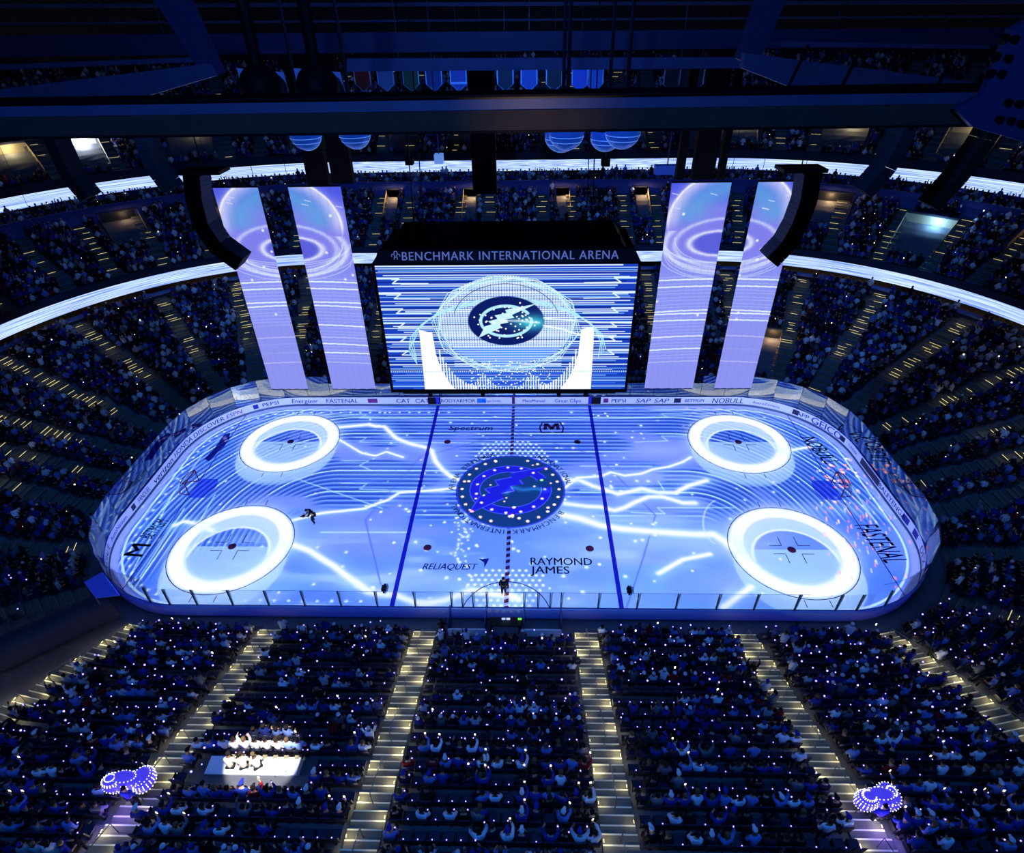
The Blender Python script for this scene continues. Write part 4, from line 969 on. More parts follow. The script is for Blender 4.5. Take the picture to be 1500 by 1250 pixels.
for px, wd, top, bot, lab in ((707, 1.6, 185, 283, 'dark hanging hoist column behind the scoreboard crown'), (452, 1.4, 185, 275, 'dark hanging column above the inner left scrim'), (490, 1.4, 185, 268, 'dark hanging column beside the inner left scrim'), (1040, 1.4, 185, 262, 'dark hanging column above the inner right scrim'), (1005, .5, 185, 262, 'thin dark hanging column left of the right scrims'), (1068, .4, 185, 262, 'thin dark hanging column over the gap in the right scrims')):
    yy = 4.0; p0, p1 = aty(px, top, yy), aty(px, bot, yy); c_ = thing('hoist_column', lab, 'rigging', (p0[0], yy, p1[2]))
    B().box(-wd/2, wd/2, -.3, .3, 0, p0[2]-p1[2]+4).mk('column_housing', m_black, c_); B().tube([(0, 0, p0[2]-p1[2]+4), (0, 0, 39.9-p1[2])], .05, 6).mk('hanging_rod', m_dark, c_)

# ================================================================== NEAR STEEL
def beam_box(name, pxs, y, dp, m, label, cat='beam', parent=None):
    P = [aty(px, py, y) for px, py in pxs]; b = B().prism([tuple(p) for p in P], (0, dp, 0)); o = b.mk(name, m, parent)
    if parent is None: tag(o, label, cat)
    return o
nb_ = thing('roof_truss_chord', 'long steel beam crossing the whole view just in front of the camera', 'beam')
Y0 = -27.6
def zat(px, py, y): return aty(px, py, y)[2]
zt, zm, zl = (zat(750, 140, Y0)+zat(0, 153, Y0))/2, (zat(750, 160, Y0)+zat(0, 172, Y0))/2, (zat(750, 190, Y0)+zat(0, 200, Y0))/2
B().box(-16, 14.5, Y0, Y0+.5, zm, zt).mk('upper_flange', m_steel, nb_); B().box(-16, 14.5, Y0-.06, Y0+.5, zl, zm).mk('lower_flange', m_brown, nb_)
B().box(-16, 14.5, Y0-.1, Y0+.6, zl-.03, zl).mk('bottom_plate', m_black, nb_); B().box(-16, 14.5, Y0-.1, Y0+.6, zt, zt+.03).mk('top_plate', m_black, nb_)
lamp('SPOT', 'work_lamp', (1.4, -29.8, 31.3), 60, (1, .62, .3), .05, (1.6, Y0, zm), 70, 1)
beam_box('diagonal_brace', [(0, 131), (300, 94), (312, 112), (190, 148), (0, 156)], -22, .3, m_steel, 'pale blue steel brace rising above the long beam on the left')
beam_box('diagonal_brace', [(1092, 78), (1440, 122), (1440, 136), (1180, 136), (1088, 100)], -22, .3, m_steel, 'pale blue steel brace above the long beam on the right')
for seg in (1158, 1233, 1365): 
    p = aty(seg, 105+(seg-1158)*.1, -22.05); B().bar((p[0]+.25, -22.06, p[2]+.5), (p[0]-.15, -22.06, p[2]-.9), .05).mk('cable', m_black); tag(COL.objects[-1], 'thin black cable hanging over the right blue brace', 'cable', 'cables over the right brace')
beam_box('truss_diagonal', [(225, 0), (272, 0), (322, 108), (295, 108)], -20, .4, mat('truss_navy', (36, 44, 84), .5, .2), 'sloping navy truss member at the upper left')
beam_box('truss_diagonal', [(1112, 0), (1152, 0), (1108, 100), (1082, 86)], -20, .4, MATS['truss_navy'], 'sloping navy truss member at the upper right')
beam_box('cross_beam', [(-40, 52), (1540, 40), (1540, 66), (-40, 84)], -12, .5, MATS['truss_navy'], 'dark navy cross beam high above the rink, topmost in view')
beam_box('cross_beam', [(508, 86), (1090, 84), (1090, 100), (508, 105)], -14, .4, m_steel, 'grey-violet box beam above the row of banners')
beam_box('cross_beam', [(-40, 96), (290, 84), (290, 91), (-40, 104)], -14, .4, m_steel, 'thin blue beam at the upper left over the brace')
beam_box('cross_beam', [(1120, 60), (1450, 66), (1450, 72), (1120, 68)], -14, .4, m_steel, 'thin blue beam at the upper right over the brace')
beam_box('cross_beam', [(-40, 6), (1540, 0), (1540, 5), (-40, 12)], 0, .4, m_steel, 'thin far roof beam along the top of the view')
beam_box('cross_beam', [(-40, 33), (1540, 22), (1540, 25), (-40, 37)], 2, .4, m_steel, 'thin far roof beam between the two highest beams')
gp = thing('gusset_plate', 'large blue bolted steel plate at the right edge', 'steel plate')
P = [aty(px, py, -27.9) for px, py in ((1560, 0), (1482, 42), (1440, 138), (1400, 160), (1425, 186), (1500, 208), (1600, 215))]; B().prism([tuple(p) for p in P], (0, .12, 0)).mk('plate', mat('plate_blue', (44, 60, 112), .5, .2), gp)
for px, py in ((1472, 55), (1487, 57), (1460, 82), (1478, 85), (1452, 107), (1468, 108), (1478, 150), (1494, 152), (1465, 175), (1482, 177), (1497, 181)):
    p = aty(px, py, -27.95); B().tube([(p[0], -27.9, p[2]), (p[0], -27.99, p[2])], .045, 8).mk('bolt', m_black, gp)
# pennants hung in front of the upper seats
BAN = [(530, (150, 24, 30), 'red'), (564, (90, 150, 235), 'light blue'), (601, (30, 90, 60), 'green'), (635, (30, 60, 150), 'navy'), (671, (70, 90, 200), 'violet-blue with a white stripe'), (705, (22, 50, 100), 'dark teal'), (740, (16, 24, 60), 'dark navy, sixth from the right'), (775, (60, 100, 210), 'mid blue'), (812, (14, 22, 50), 'black-blue'),
       (850, (80, 110, 255), 'bright blue, narrow'), (872, (70, 130, 255), 'brightest blue'), (985, (20, 28, 70), 'pale-outlined, second from the right'), (1020, (20, 28, 70), 'pale-outlined, farthest right')]
for px, c_, w_ in BAN:
    yb = 20.0; a = aty(px-12.5, 108, yb); e = aty(px+12.5, 108, yb); wdt = e[0]-a[0]; p = aty(px, 108, yb)
    t = thing('pennant_banner', '%s pennant banner hanging under the violet box beam' % w_, 'banner', (p[0], yb, p[2]))
    h1, h2 = p[2]-aty(px, 124, yb)[2], p[2]-aty(px, 135, yb)[2]; hw = wdt/2
    B().prism([(-hw, 0, .3), (hw, 0, .3), (hw, 0, -h1), (0, 0, -h2), (-hw, 0, -h1)], (0, .03, 0)).mk('cloth', mat('banner_%d' % px, tuple(v*.62 for v in c_), .8), t)
    b = B(); pts = [(-hw*.92, -.02, .3), (-hw*.92, -.02, -h1*.96), (0, -.02, -h2*.95), (hw*.92, -.02, -h1*.96), (hw*.92, -.02, .3)]
    for i in range(4): b.bar(pts[i], pts[i+1], .09, .02)
    b.mk('border', mat('banner_border', (130, 146, 190), .8), t)
    if 'stripe' in w_: B().box(-hw, hw, -.04, -.01, -h1*.95, -h1*.75).mk('stripe', mat('banner_border', (0, 0, 0)), t)
    B().tube([(-hw, 0, .32), (hw, 0, .32)], .04, 6).mk('batten', m_dark, t)
    B().tube([(0, 0, .32), (0, 0, 39.9-p[2])], .02, 5).mk('hanging_wire', m_dark, t)
for i_, (px, w_) in enumerate(((407, 'left'), (490, 'right'))):
    P = [aty(a, c_, -24) for a, c_ in ((px-60, 100), (px+8, 106), (px+18, 145), (px-50, 145))]; o = B().prism([tuple(p) for p in P], (0, .03, 0)).mk('fabric_panel', mat('fabric_blue', (150, 175, 230), .8)); tag(o, 'blue fabric panel above the long beam, %s of two' % w_, 'fabric')
    q = aty(px-24, 128, -24.6); o = B().ball(tuple(q), .4, .4, .4, 16, 10).mk('hood_lamp', m_black, None, True); tag(o, 'dark round lamp hood before the %s blue fabric panel' % w_, 'lamp')
    B().tube([(q[0], q[1], q[2]+.3), (q[0], q[1], 39.9)], .12, 8).mk('stem', m_black, o)
# blue domes under the beam
m_dome = mat('dome_shell', (24, 80, 190), .25, emit=(18, 70, 180), strength=.45); m_rim = mat('dome_rim', (90, 160, 240), .3, emit=(90, 150, 235), strength=.7)
for px, py, r_px, yy, w_ in ((447, 195, 23, -20, 'leftmost'), (519, 193, 23, -20, 'second from the left'), (823, 196, 25, -20, 'just right of the board centre'), (830, 192, 26, -21.2, 'in front of the middle one'), (888, 197, 23, -20, 'behind the rightmost'), (913, 190, 26, -21.2, 'rightmost')):
    c_ = aty(px, py, yy); R_ = abs(aty(px+r_px, py, yy)[0]-c_[0]); d = thing('dome_lamp', 'blue glass dome lamp hanging under the long beam, %s' % w_, 'lamp', tuple(c_))
    B().ball((0, 0, 0), R_, R_, R_, 24, 10, -PI/2, .25).mk('dome_shell', m_dome, d, True)
    for k in (-.25, -.55): B().tube([(R_*1.005*math.cos(k)*math.cos(a), R_*1.005*math.cos(k)*math.sin(a), R_*math.sin(k)*1.0) for a in np.linspace(0, 2*PI, 28, endpoint=False)], .008, 5, True).mk('dome_ring', m_rim, d)
    B().tube([(R_*1.0*math.cos(a), .0, R_*math.sin(a)) for a in np.linspace(PI+.3, 2*PI-.3, 20)], .014, 5).mk('dome_ring', m_rim, d)
    B().ball((0, 0, R_*.25), R_*.98, R_*.98, R_*.6, 20, 6, 0, PI/2).mk('lamp_cap', m_black, d, True); B().tube([(0, 0, R_*.6), (0, 0, 39.9-c_[2])], .05, 6).mk('stem', m_dark, d)
# small hanging projector boxes by the upper ribbon
for px, py, wpx, hpx, m_, lab in ((643, 232, 12, 12, mat('pale_box', (150, 190, 245), .5, emit=(110, 160, 235), strength=.6), 'pale blue lit box hanging over the upper ribbon'), (600, 236, 11, 9, m_black, 'small black box hanging before the upper ribbon, behind the scoreboard'), (887, 237, 12, 11, m_black, 'small black box hanging before the upper ribbon, right of the blue domes'), (977, 248, 36, 12, mat('case_blue', (40, 80, 190), .5, emit=(16, 50, 140), strength=.5), 'blue equipment case hanging left of the right scrims')):
    p = aty(px, py, 10); w2 = abs(aty(px+wpx/2, py, 10)[0]-p[0]); t = thing('projector_box', lab, 'projector', tuple(p))
    B().box(-w2, w2, -.4, .4, -w2*hpx/wpx, w2*hpx/wpx).mk('housing', m_, t); B().tube([(0, 0, w2*hpx/wpx), (0, 0, 39.9-p[2])], .05, 6).mk('hanging_rod', m_steel, t)
# flags of light on small signs by aisles
for px, py, yy, lab, col in ((119, 468, 21.5, 'pale blue square sign hanging at the top of a left-end stair', (90, 190, 240)), (1407, 478, 20.5, 'pale triangular flag at the top of a right-end stair', (110, 150, 210))):
    p = aty(px, py, yy); o = B().prism([(0, 0, 0), (1.6, 0, -.3), (1.1, 0, -1.5), (-.4, 0, -1.1)] if px < 700 else [(0, 0, 1.2), (.2, 0, -1.2), (-.9, 0, -.3)], (0, .05, 0)).mk('hanging_sign', mat('sign_%d' % px, col, .6, emit=col, strength=.55)); o.location = tuple(p); tag(o, lab, 'sign')
    B().tube([(0, .02, 0), (0, .02, 39.9-p[2])], .02, 5).mk('hanging_wire', m_dark, o)

# ================================================================== SEATS AND SPECTATORS
def facing(nx, ny): return np.arctan2(-ny, -nx)-PI/2
aisles_of = {}
for (T, t, hw) in AISLES: aisles_of.setdefault(id(T), []).append((t, hw))
def places(T, k):
    """every seat of row k: t positions, skipping stairs and tunnels"""
    s = T['s']+(k+.42)*T['d']; out = []; t = T['t0']
    al = [(a, hw/(1+s/RR) if CX < abs(a) < CX+LA or HALF-CX-LA < abs(a) < HALF-CX else hw) for a, hw in aisles_of.get(id(T), [])]
    vm = [(v[1], v[2]) for v in VOM if v[0] is T and v[3]-1 <= k <= v[4]+1]
    A = np.array(al) if al else np.zeros((0, 2))
    while t < T['t1']:
        st = 1+s/RR if (CX < abs(t) < CX+LA or HALF-CX-LA < abs(t) < HALF-CX) else 1.0
        t += .56/st
        if len(A) and (np.abs(A[:, 0]-t) < A[:, 1]+.12/st).any(): continue
        if any(abs(t-a) < h+.1 for a, h in vm): continue
        if T is LOW and abs(abs(t)-HALF) < 3.9 and k < 1: continue
        if T is LOW and -55.5 < t < -51.6: continue   # the dark players' tunnel
        out.append(t)
    return np.array(out), s
ALL = []                                              # x, y, z, rot, tier, row, t
for T in (LOW, MID, CLB, UPP):
    for k in range(T['n']):
        ts, s = places(T, k); x, y, nx, ny = per(ts, s)
        z = np.full(len(ts), T['z']+k*T['r']); P = np.stack([x, y, z], -1); ok = inframe(P+(0, 0, .8), 50)
        R_ = facing(nx, ny)
        for i in np.nonzero(ok)[0]: ALL.append((x[i], y[i], z[i], R_[i], [LOW, MID, CLB, UPP].index(T), k, ts[i]))
ALL = np.array(ALL)
near_mask = (np.abs(ALL[:, 6]) > HALF-CX-9) & (ALL[:, 1] < -12)
g = np.random.default_rng(21)
pj = project(ALL[:, :3]+(0, 0, .8)); size = 857/pj[:, 2]
vis = (pj[:, 0] > 4) & (pj[:, 0] < 1496) & (pj[:, 1] < 1238)
# the cluster lit by a spotlight and the violet costumes keep their floor clear
LITC = np.array([-10.9, -24.5]); LIT_ROW = 12
def blocked(x, y): return (abs(x+10.9) < 2.6 and -26.2 < y < -24.3+.1)
clear = np.array([blocked(a[0], a[1]) for a in ALL])
occ = (g.random(len(ALL)) < np.where(near_mask, .80, .93))
# some runs of empty seats in the near rows
for _ in range(60):
    k = g.integers(2, 20); t0 = g.uniform(58, 100); w_ = g.uniform(1.2, 4.2); tt = np.abs(ALL[:, 6]); tp = np.where(ALL[:, 6] > 0, ALL[:, 6], 2*HALF+ALL[:, 6])
    occ[(ALL[:, 5] == k) & (tp > t0) & (tp < t0+w_) & near_mask] = False
occ &= ~clear
score = np.where(near_mask & vis, size, 0)
pick = np.argsort(-score*occ)[:296]; pick = pick[score[pick] > 0]
pickset = np.zeros(len(ALL), bool); pickset[pick] = True
seat_pick = np.argsort(-(score*(~occ)*(~clear)+score*.0))[:200]; seat_pick = seat_pick[(score*(~occ)*(~clear))[seat_pick] > 0]
rest = [i for i in np.argsort(-score*occ)[:300-len(seat_pick)]]
seat_set = np.zeros(len(ALL), bool); seat_set[seat_pick] = True; seat_set[rest] = True
0 and print('seats', len(ALL), 'people', len(pick), 'single seats', seat_set.sum())

# ---- figure meshes
def skinned(J, E_, sub=1, root=0):
    me = bpy.data.meshes.new('fig'); me.from_pydata([j[:3] for j in J], E_, []); o = bpy.data.objects.new('fig', me); COL.objects.link(o)
    o.modifiers.new('s', 'SKIN'); sv = me.skin_vertices[0].data
    for i, j in enumerate(J): sv[i].radius = (j[3], j[4] if len(j) > 4 else j[3]); sv[i].use_root = (i == root)
    if sub: m_ = o.modifiers.new('u', 'SUBSURF'); m_.levels = sub; m_.render_levels = sub
    dg = bpy.context.evaluated_depsgraph_get(); dg.update(); r = bpy.data.meshes.new_from_object(o.evaluated_get(dg)); bpy.data.objects.remove(o); bpy.data.meshes.remove(me)
    r.polygons.foreach_set('use_smooth', [True]*len(r.polygons)); return r
def pose(kind):
    """joints of a person facing +Y, feet at z=0; returns body, jersey, trousers, hands"""
    if kind in ('sit', 'cheer', 'phone', 'lean'):
        dy = {'lean': .12}.get(kind, 0); hip = np.array((0, -.1, .5)); chest = np.array((0, -.14+dy, .93)); neck = np.array((0, -.11+dy*1.3, 1.1)); head = np.array((0, -.06+dy*1.5, 1.26))
        knees = [(s_*.14, .33, .52) for s_ in (-1, 1)]; ank = [(s_*.14, .36, .1) for s_ in (-1, 1)]; toe = [(s_*.15, .5, .04) for s_ in (-1, 1)]
    else:
        hip = np.array((0, 0, .93)); chest = np.array((0, -.02, 1.34)); neck = np.array((0, 0, 1.51)); head = np.array((0, .03, 1.66))
        if kind == 'stoop': hip = np.array((0, -.1, .85)); chest = np.array((0, .16, 1.2)); neck = np.array((0, .28, 1.32)); head = np.array((0, .38, 1.42))
        knees = [(s_*.11, .03+(.12 if kind == 'stoop' else 0), .5) for s_ in (-1, 1)]; ank = [(s_*.12+(.1*s_ if kind == 'stoop' else 0), -.03, .1) for s_ in (-1, 1)]; toe = [(a[0]*1.1, a[1]+.15, .04) for a in ank]
    sh = [chest+(s_*.19, 0, .08) for s_ in (-1, 1)]
    if kind in ('sit', 'lean'): el = [(s_*.27, .0, .76) for s_ in (-1, 1)]; ha = [(s_*.13, .2, .66) for s_ in (-1, 1)]
    elif kind == 'cheer': el = [(s_*.34, .0, 1.22) for s_ in (-1, 1)]; ha = [(s_*.26, .06, 1.52) for s_ in (-1, 1)]
    elif kind == 'phone': el = [(-.26, .02, .78), (.24, .18, 1.0)]; ha = [(-.13, .2, .66), (.12, .3, 1.22)]
    elif kind == 'stand': el = [(s_*.27, -.02, 1.12) for s_ in (-1, 1)]; ha = [(s_*.2, .2, 1.0) for s_ in (-1, 1)]
    elif kind == 'armsup': el = [(s_*.36, .05, 1.62) for s_ in (-1, 1)]; ha = [(s_*.24, .1, 1.92) for s_ in (-1, 1)]
    elif kind == 'stoop': el = [(s_*.24, .32, 1.0) for s_ in (-1, 1)]; ha = [(s_*.1, .52, .95) for s_ in (-1, 1)]
    J = [(*hip, .15, .13), (*((hip+chest)/2), .13, .115), (*chest, .155, .12), (*neck, .055), (*(head-(0, 0, .05)), .085, .09), (*(head+(0, .0, .06)), .08, .09)]
    E_ = [(0, 1), (1, 2), (2, 3), (3, 4), (4, 5)]
    for i in (0, 1):
        n = len(J); s_ = (-1, 1)[i]; J += [(*sh[i], .07), (*el[i], .045), (*ha[i], .033)]; E_ += [(2, n), (n, n+1), (n+1, n+2)]
        n = len(J); J += [(hip[0]+s_*.1, hip[1]+.02, hip[2]-.03, .09), (*knees[i], .07), (*ank[i], .045), (*toe[i], .04)]; E_ += [(0, n), (n, n+1), (n+1, n+2), (n+2, n+3)]
    body = skinned(J, E_)
    Jc = [(*hip, .165, .15), (*((hip+chest)/2), .165, .145), (*chest, .175, .14), (*(neck-(0, 0, .03)), .07)]; Ec = [(0, 1), (1, 2), (2, 3)]
    for i in (0, 1):
        n = len(Jc); Jc += [(*sh[i], .09), (*el[i], .068), (*(np.array(ha[i])*.6+np.array(el[i])*.4), .055)]; Ec += [(2, n), (n, n+1), (n+1, n+2)]
    jer = skinned(Jc, Ec)
    Jt = [(*(hip+(0, 0, .02)), .155, .135)]; Et = []
    for i in (0, 1):
        n = len(Jt); s_ = (-1, 1)[i]; Jt += [(hip[0]+s_*.1, hip[1]+.02, hip[2]-.03, .105), (*knees[i], .085), (*ank[i], .065)]; Et += [(0, n), (n, n+1), (n+1, n+2)]
    tro = skinned(Jt, Et)
    hb = B().ball(tuple(head+(0, -.02, .045)), .105, .118, .105, 12, 7, -.15, PI/2)
    hr = bpy.data.meshes.new('hair'); hr.from_pydata(hb.V, [], hb.F)
    cb_ = B().ball(tuple(head+(0, -.0, .05)), .108, .12, .09, 12, 5, 0, PI/2); cb_.prism([tuple(head+(-.07, .1, .05)), tuple(head+(.07, .1, .05)), tuple(head+(.05, .2, .03)), tuple(head+(-.05, .2, .03))], (0, 0, .012))
    cp = bpy.data.meshes.new('cap'); cp.from_pydata(cb_.V, [], cb_.F)
    fb = B()                                          # fingers: four and a thumb on each hand, nose and ears on the head
    for i in (0, 1):
        h0 = np.array(ha[i]); e0 = np.array(el[i]); d = (h0-e0)/np.linalg.norm(h0-e0); u = np.cross(d, (0, 0, 1.)); u = u/np.linalg.norm(u) if np.linalg.norm(u) > .1 else np.array((1., 0, 0)); v = np.cross(u, d)
        for k in range(4):
            L = (.062, .075, .07, .055)[k]; q = h0+u*(k-1.5)*.019+d*.02; fb.tube([q, q+d*L*.6, q+d*L*.95-v*L*.35*(1 if kind != 'armsup' else 0)], [.0095, .009, .007], 5)
        s_ = 1 if i == 0 else -1; q = h0+u*s_*.03; fb.tube([q, q+u*s_*.022+d*.03, q+u*s_*.02+d*.055], [.011, .010, .008], 5)
    fb.add([tuple(head+(-.015, .085, .0)), tuple(head+(.015, .085, .0)), tuple(head+(0, .115, -.012)), tuple(head+(0, .085, .045))], [(0, 2, 3), (2, 1, 3), (0, 1, 2), (0, 3, 1)])
    for s_ in (-1, 1): fb.ball(tuple(head+(s_*.09, 0, .005)), .012, .022, .032, 6, 4)
    bm = bmesh.new(); bm.from_mesh(body); t2 = bpy.data.meshes.new('x'); t2.from_pydata(fb.V, [], fb.F); bm.from_mesh(t2); bm.to_mesh(body); bm.free()
    body.polygons.foreach_set('use_smooth', [True]*len(body.polygons))
    for me_ in (hr,): me_.polygons.foreach_set('use_smooth', [True]*len(me_.polygons))
    return dict(body=body, jersey=jer, trousers=tro, hair=hr, cap=cp, hand=np.array(ha[1]), head=head)
m_skin = mat('skin', (150, 112, 92), .6, tint=True); m_cloth = mat('cloth', (60, 60, 80), .85, tint=True, spec=.2)
POSE = {k: pose(k) for k in ('sit', 'cheer', 'phone', 'lean', 'stand', 'armsup', 'stoop')}
for p_ in POSE.values():
    p_['body'].materials.append(m_skin)
    for k in ('jersey', 'trousers', 'hair', 'cap'): p_[k].materials.append(m_cloth)
SKIN = [(168, 124, 100), (120, 84, 66), (190, 146, 120), (84, 58, 46)]
HAIR = [(20, 16, 14), (40, 28, 20), (92, 72, 48), (14, 12, 14)]
CLO = [((214, 220, 232), 'white', .20), ((96, 120, 190), 'pale blue', .16), ((28, 48, 140), 'royal blue', .26), ((14, 18, 44), 'navy', .18), ((10, 10, 14), 'black', .12), ((96, 98, 110), 'grey', .06), ((130, 14, 24), 'red', .02)]
def vcol(c): return tuple(lin(c))+(1.0,)
def person(kind, loc, rz, label, cloth, skin, hair, cap=None, group=None, trouser=(16, 18, 30)):
    p_ = POSE[kind]; o = bpy.data.objects.new('person', p_['body']); COL.objects.link(o); o.location = loc; o.rotation_euler = (0, 0, rz); o.color = vcol(skin); tag(o, label, 'person', group)
    for nm, c in (('jersey', cloth), ('trousers', trouser), ('cap' if cap else 'hair', cap or hair)):
        ch = bpy.data.objects.new(nm, p_[nm]); COL.objects.link(ch); ch.parent = o; ch.color = vcol(c)
    return o
m_wb = mat('wristband', (130, 110, 255), .4, emit=(120, 104, 255), strength=7)
m_wbw = mat('phone_screen', (255, 244, 220), .4, emit=(255, 240, 205), strength=3.5)
wb_me = B().ball((0, 0, 0), .032, nu=6, nv=4).mk('x', m_wb); WB = wb_me.data; bpy.data.objects.remove(wb_me)
BLOCKS = [(-99, -56, 'left corner block'), (-56, -0, '')]
def near_block(x, y):
    if x < -14.6-(-y-13)*.0: return 'far left block' if x > -24 else 'block left of the corner stair'
    if x < -5: return 'block left of centre'
    if x < 5.3: return 'middle block'
    if x < 15.3: return 'block right of centre'
    if x < 23.5: return 'far right block'
    return 'corner block at the right edge'
def ordinal(n): return {0: 'first', 1: 'second', 2: 'third', 3: 'fourth', 4: 'fifth', 5: 'sixth', 6: 'seventh', 7: 'eighth', 8: 'ninth', 9: 'tenth', 10: 'eleventh', 11: 'twelfth', 12: 'thirteenth', 13: 'fourteenth', 14: 'fifteenth', 15: 'sixteenth', 16: 'seventeenth', 17: 'eighteenth', 18: 'nineteenth', 19: 'twentieth', 20: 'highest'}[n]
cw = np.array([c[2] for c in CLO]); cw /= cw.sum(); verb = {'sit': 'sitting', 'cheer': 'cheering', 'phone': 'filming', 'lean': 'leaning forward', 'stand': 'standing', 'armsup': 'arms raised'}
phones = []
for n, i in enumerate(pick):
    x, y, z, rz, ti_, k, t = ALL[i]; kind = g.choice(['sit', 'cheer', 'phone', 'lean', 'stand'], p=[.5, .12, .12, .2, .06]); ci = g.choice(len(CLO), p=cw); c = CLO[ci]
    cap = None; hat = ''
    if g.random() < .3: cc = [(200, 205, 215), (20, 40, 140), (12, 12, 16)][g.integers(3)]; cap = cc; hat = {200: ' white cap', 20: ' blue cap', 12: ' black cap'}[cc[0]]
    lab = 'person in %s top%s %s, %s row, %s' % (c[1], ','+hat if hat else '', verb[kind], ordinal(int(k)), near_block(x, y))
    fwd = np.array([-math.sin(rz), math.cos(rz)]); off = .0 if kind != 'stand' else .28
    o = person(kind, (x+fwd[0]*(off-.0), y+fwd[1]*off, z), rz+g.normal(0, .18), lab, c[0], SKIN[g.integers(4)], HAIR[g.integers(4)], cap, 'people in the near stand')
    r_ = g.random()
    if kind == 'phone':
        ph = bpy.data.objects.new('phone', bpy.data.meshes.get('phone_me') or (lambda q: (setattr(q, 'name', 'phone_me'), q)[1])(B().box(-.036, .036, -.006, .006, -.0, .14).mk('x', m_wbw).data)); COL.objects.link(ph)
        h = POSE['phone']['hand']; R2 = Matrix.Rotation(o.rotation_euler[2], 3, 'Z'); q = R2@Vector((h[0], h[1]+.04, h[2]+.02)); ph.location = o.location+q; ph.rotation_euler = (0, 0, o.rotation_euler[2])
        tag(ph, 'glowing phone held by person in %s top, %s row, %s' % (c[1], ordinal(int(k)), near_block(x, y)), 'phone', 'phones in the near stand')
    elif r_ < .42 or kind == 'cheer':
        b_ = bpy.data.objects.new('wristband', WB); COL.objects.link(b_); b_.parent = o; h = POSE[kind]['hand']; b_.location = (h[0], h[1]-.02, h[2]+.03)
for o in [o for o in COL.objects if o.name == 'x' or o.name.startswith('x.')]: bpy.data.objects.remove(o)

# ---- seats
sb_ = B().obox((0, -.27, .66), (.235, 0, 0), (0, .025, 0), (0, -.04, .27)).mk('backrest', m_seat); ss_ = B().obox((0, -.02, .43), (.22, 0, 0), (0, .21, 0), (0, 0, .03)).mk('seat_pan', m_seat)
sl_ = B().box(-.03, .03, -.2, .0, 0, .42); st_ = B().box(-.24, -.2, -.24, .16, .3, .62).box(.2, .24, -.24, .16, .3, .62)
led_ = B().ball((0, -.29, .95), .026, nu=6, nv=4).mk('x', m_wb)
SM = (sb_.data, ss_.data, sl_.mk('x', m_dark).data, B().box(-.27, -.235, -.24, .14, .3, .60).mk('x', m_dark).data, led_.data)
for o in [sb_, ss_]: bpy.data.objects.remove(o)
for o in [o for o in COL.objects if o.name == 'x' or o.name.startswith('x.')]: bpy.data.objects.remove(o)
for i in np.nonzero(seat_set)[0]:
    x, y, z, rz, ti_, k, t = ALL[i]; e = not occ[i]
    o = bpy.data.objects.new('arena_seat', SM[0]); COL.objects.link(o); o.location = (x, y, z); o.rotation_euler = (0, 0, rz)
    tag(o, ('empty navy folding seat with a violet light, %s row, %s' if e else 'navy seat under a spectator, %s row, %s') % (ordinal(int(k)), near_block(x, y)), 'seat', 'near stand seats')
    for nm, me_ in (('seat_pan', SM[1]), ('seat_leg', SM[2]), ('armrest', SM[3])):
        c_ = bpy.data.objects.new(nm, me_); COL.objects.link(c_); c_.parent = o
    if e: c_ = bpy.data.objects.new('seat_light', SM[4]); COL.objects.link(c_); c_.parent = o
def instances(V, F, X, Y, Z, R, col=None, sc=None):
    V = np.asarray(V); n = len(X); c, s_ = np.cos(R)[:, None], np.sin(R)[:, None]
    sc = np.ones(n) if sc is None else sc
    vx = V[None, :, 0]*sc[:, None]; vy = V[None, :, 1]*sc[:, None]; vz = V[None, :, 2]*sc[:, None]
    P = np.stack([vx*c-vy*s_+X[:, None], vx*s_+vy*c+Y[:, None], vz+Z[:, None]], -1).reshape(-1, 3)
    return P, (np.asarray(F)[None]+(np.arange(n)*len(V))[:, None, None]).reshape(-1, 4)
sbm = B().obox((0, -.27, .66), (.235, 0, 0), (0, .025, 0), (0, -.04, .27)).obox((0, -.02, .43), (.22, 0, 0), (0, .21, 0), (0, 0, .03))
I = ALL[~seat_set & ~clear]; P, F = instances(sbm.V, sbm.F, I[:, 0], I[:, 1], I[:, 2], I[:, 3]); o = np_mesh('arena_seats', P, F, m_seat)
tag(o, 'dark navy seats in rows all round the seating bowl', 'seats', kind='stuff')
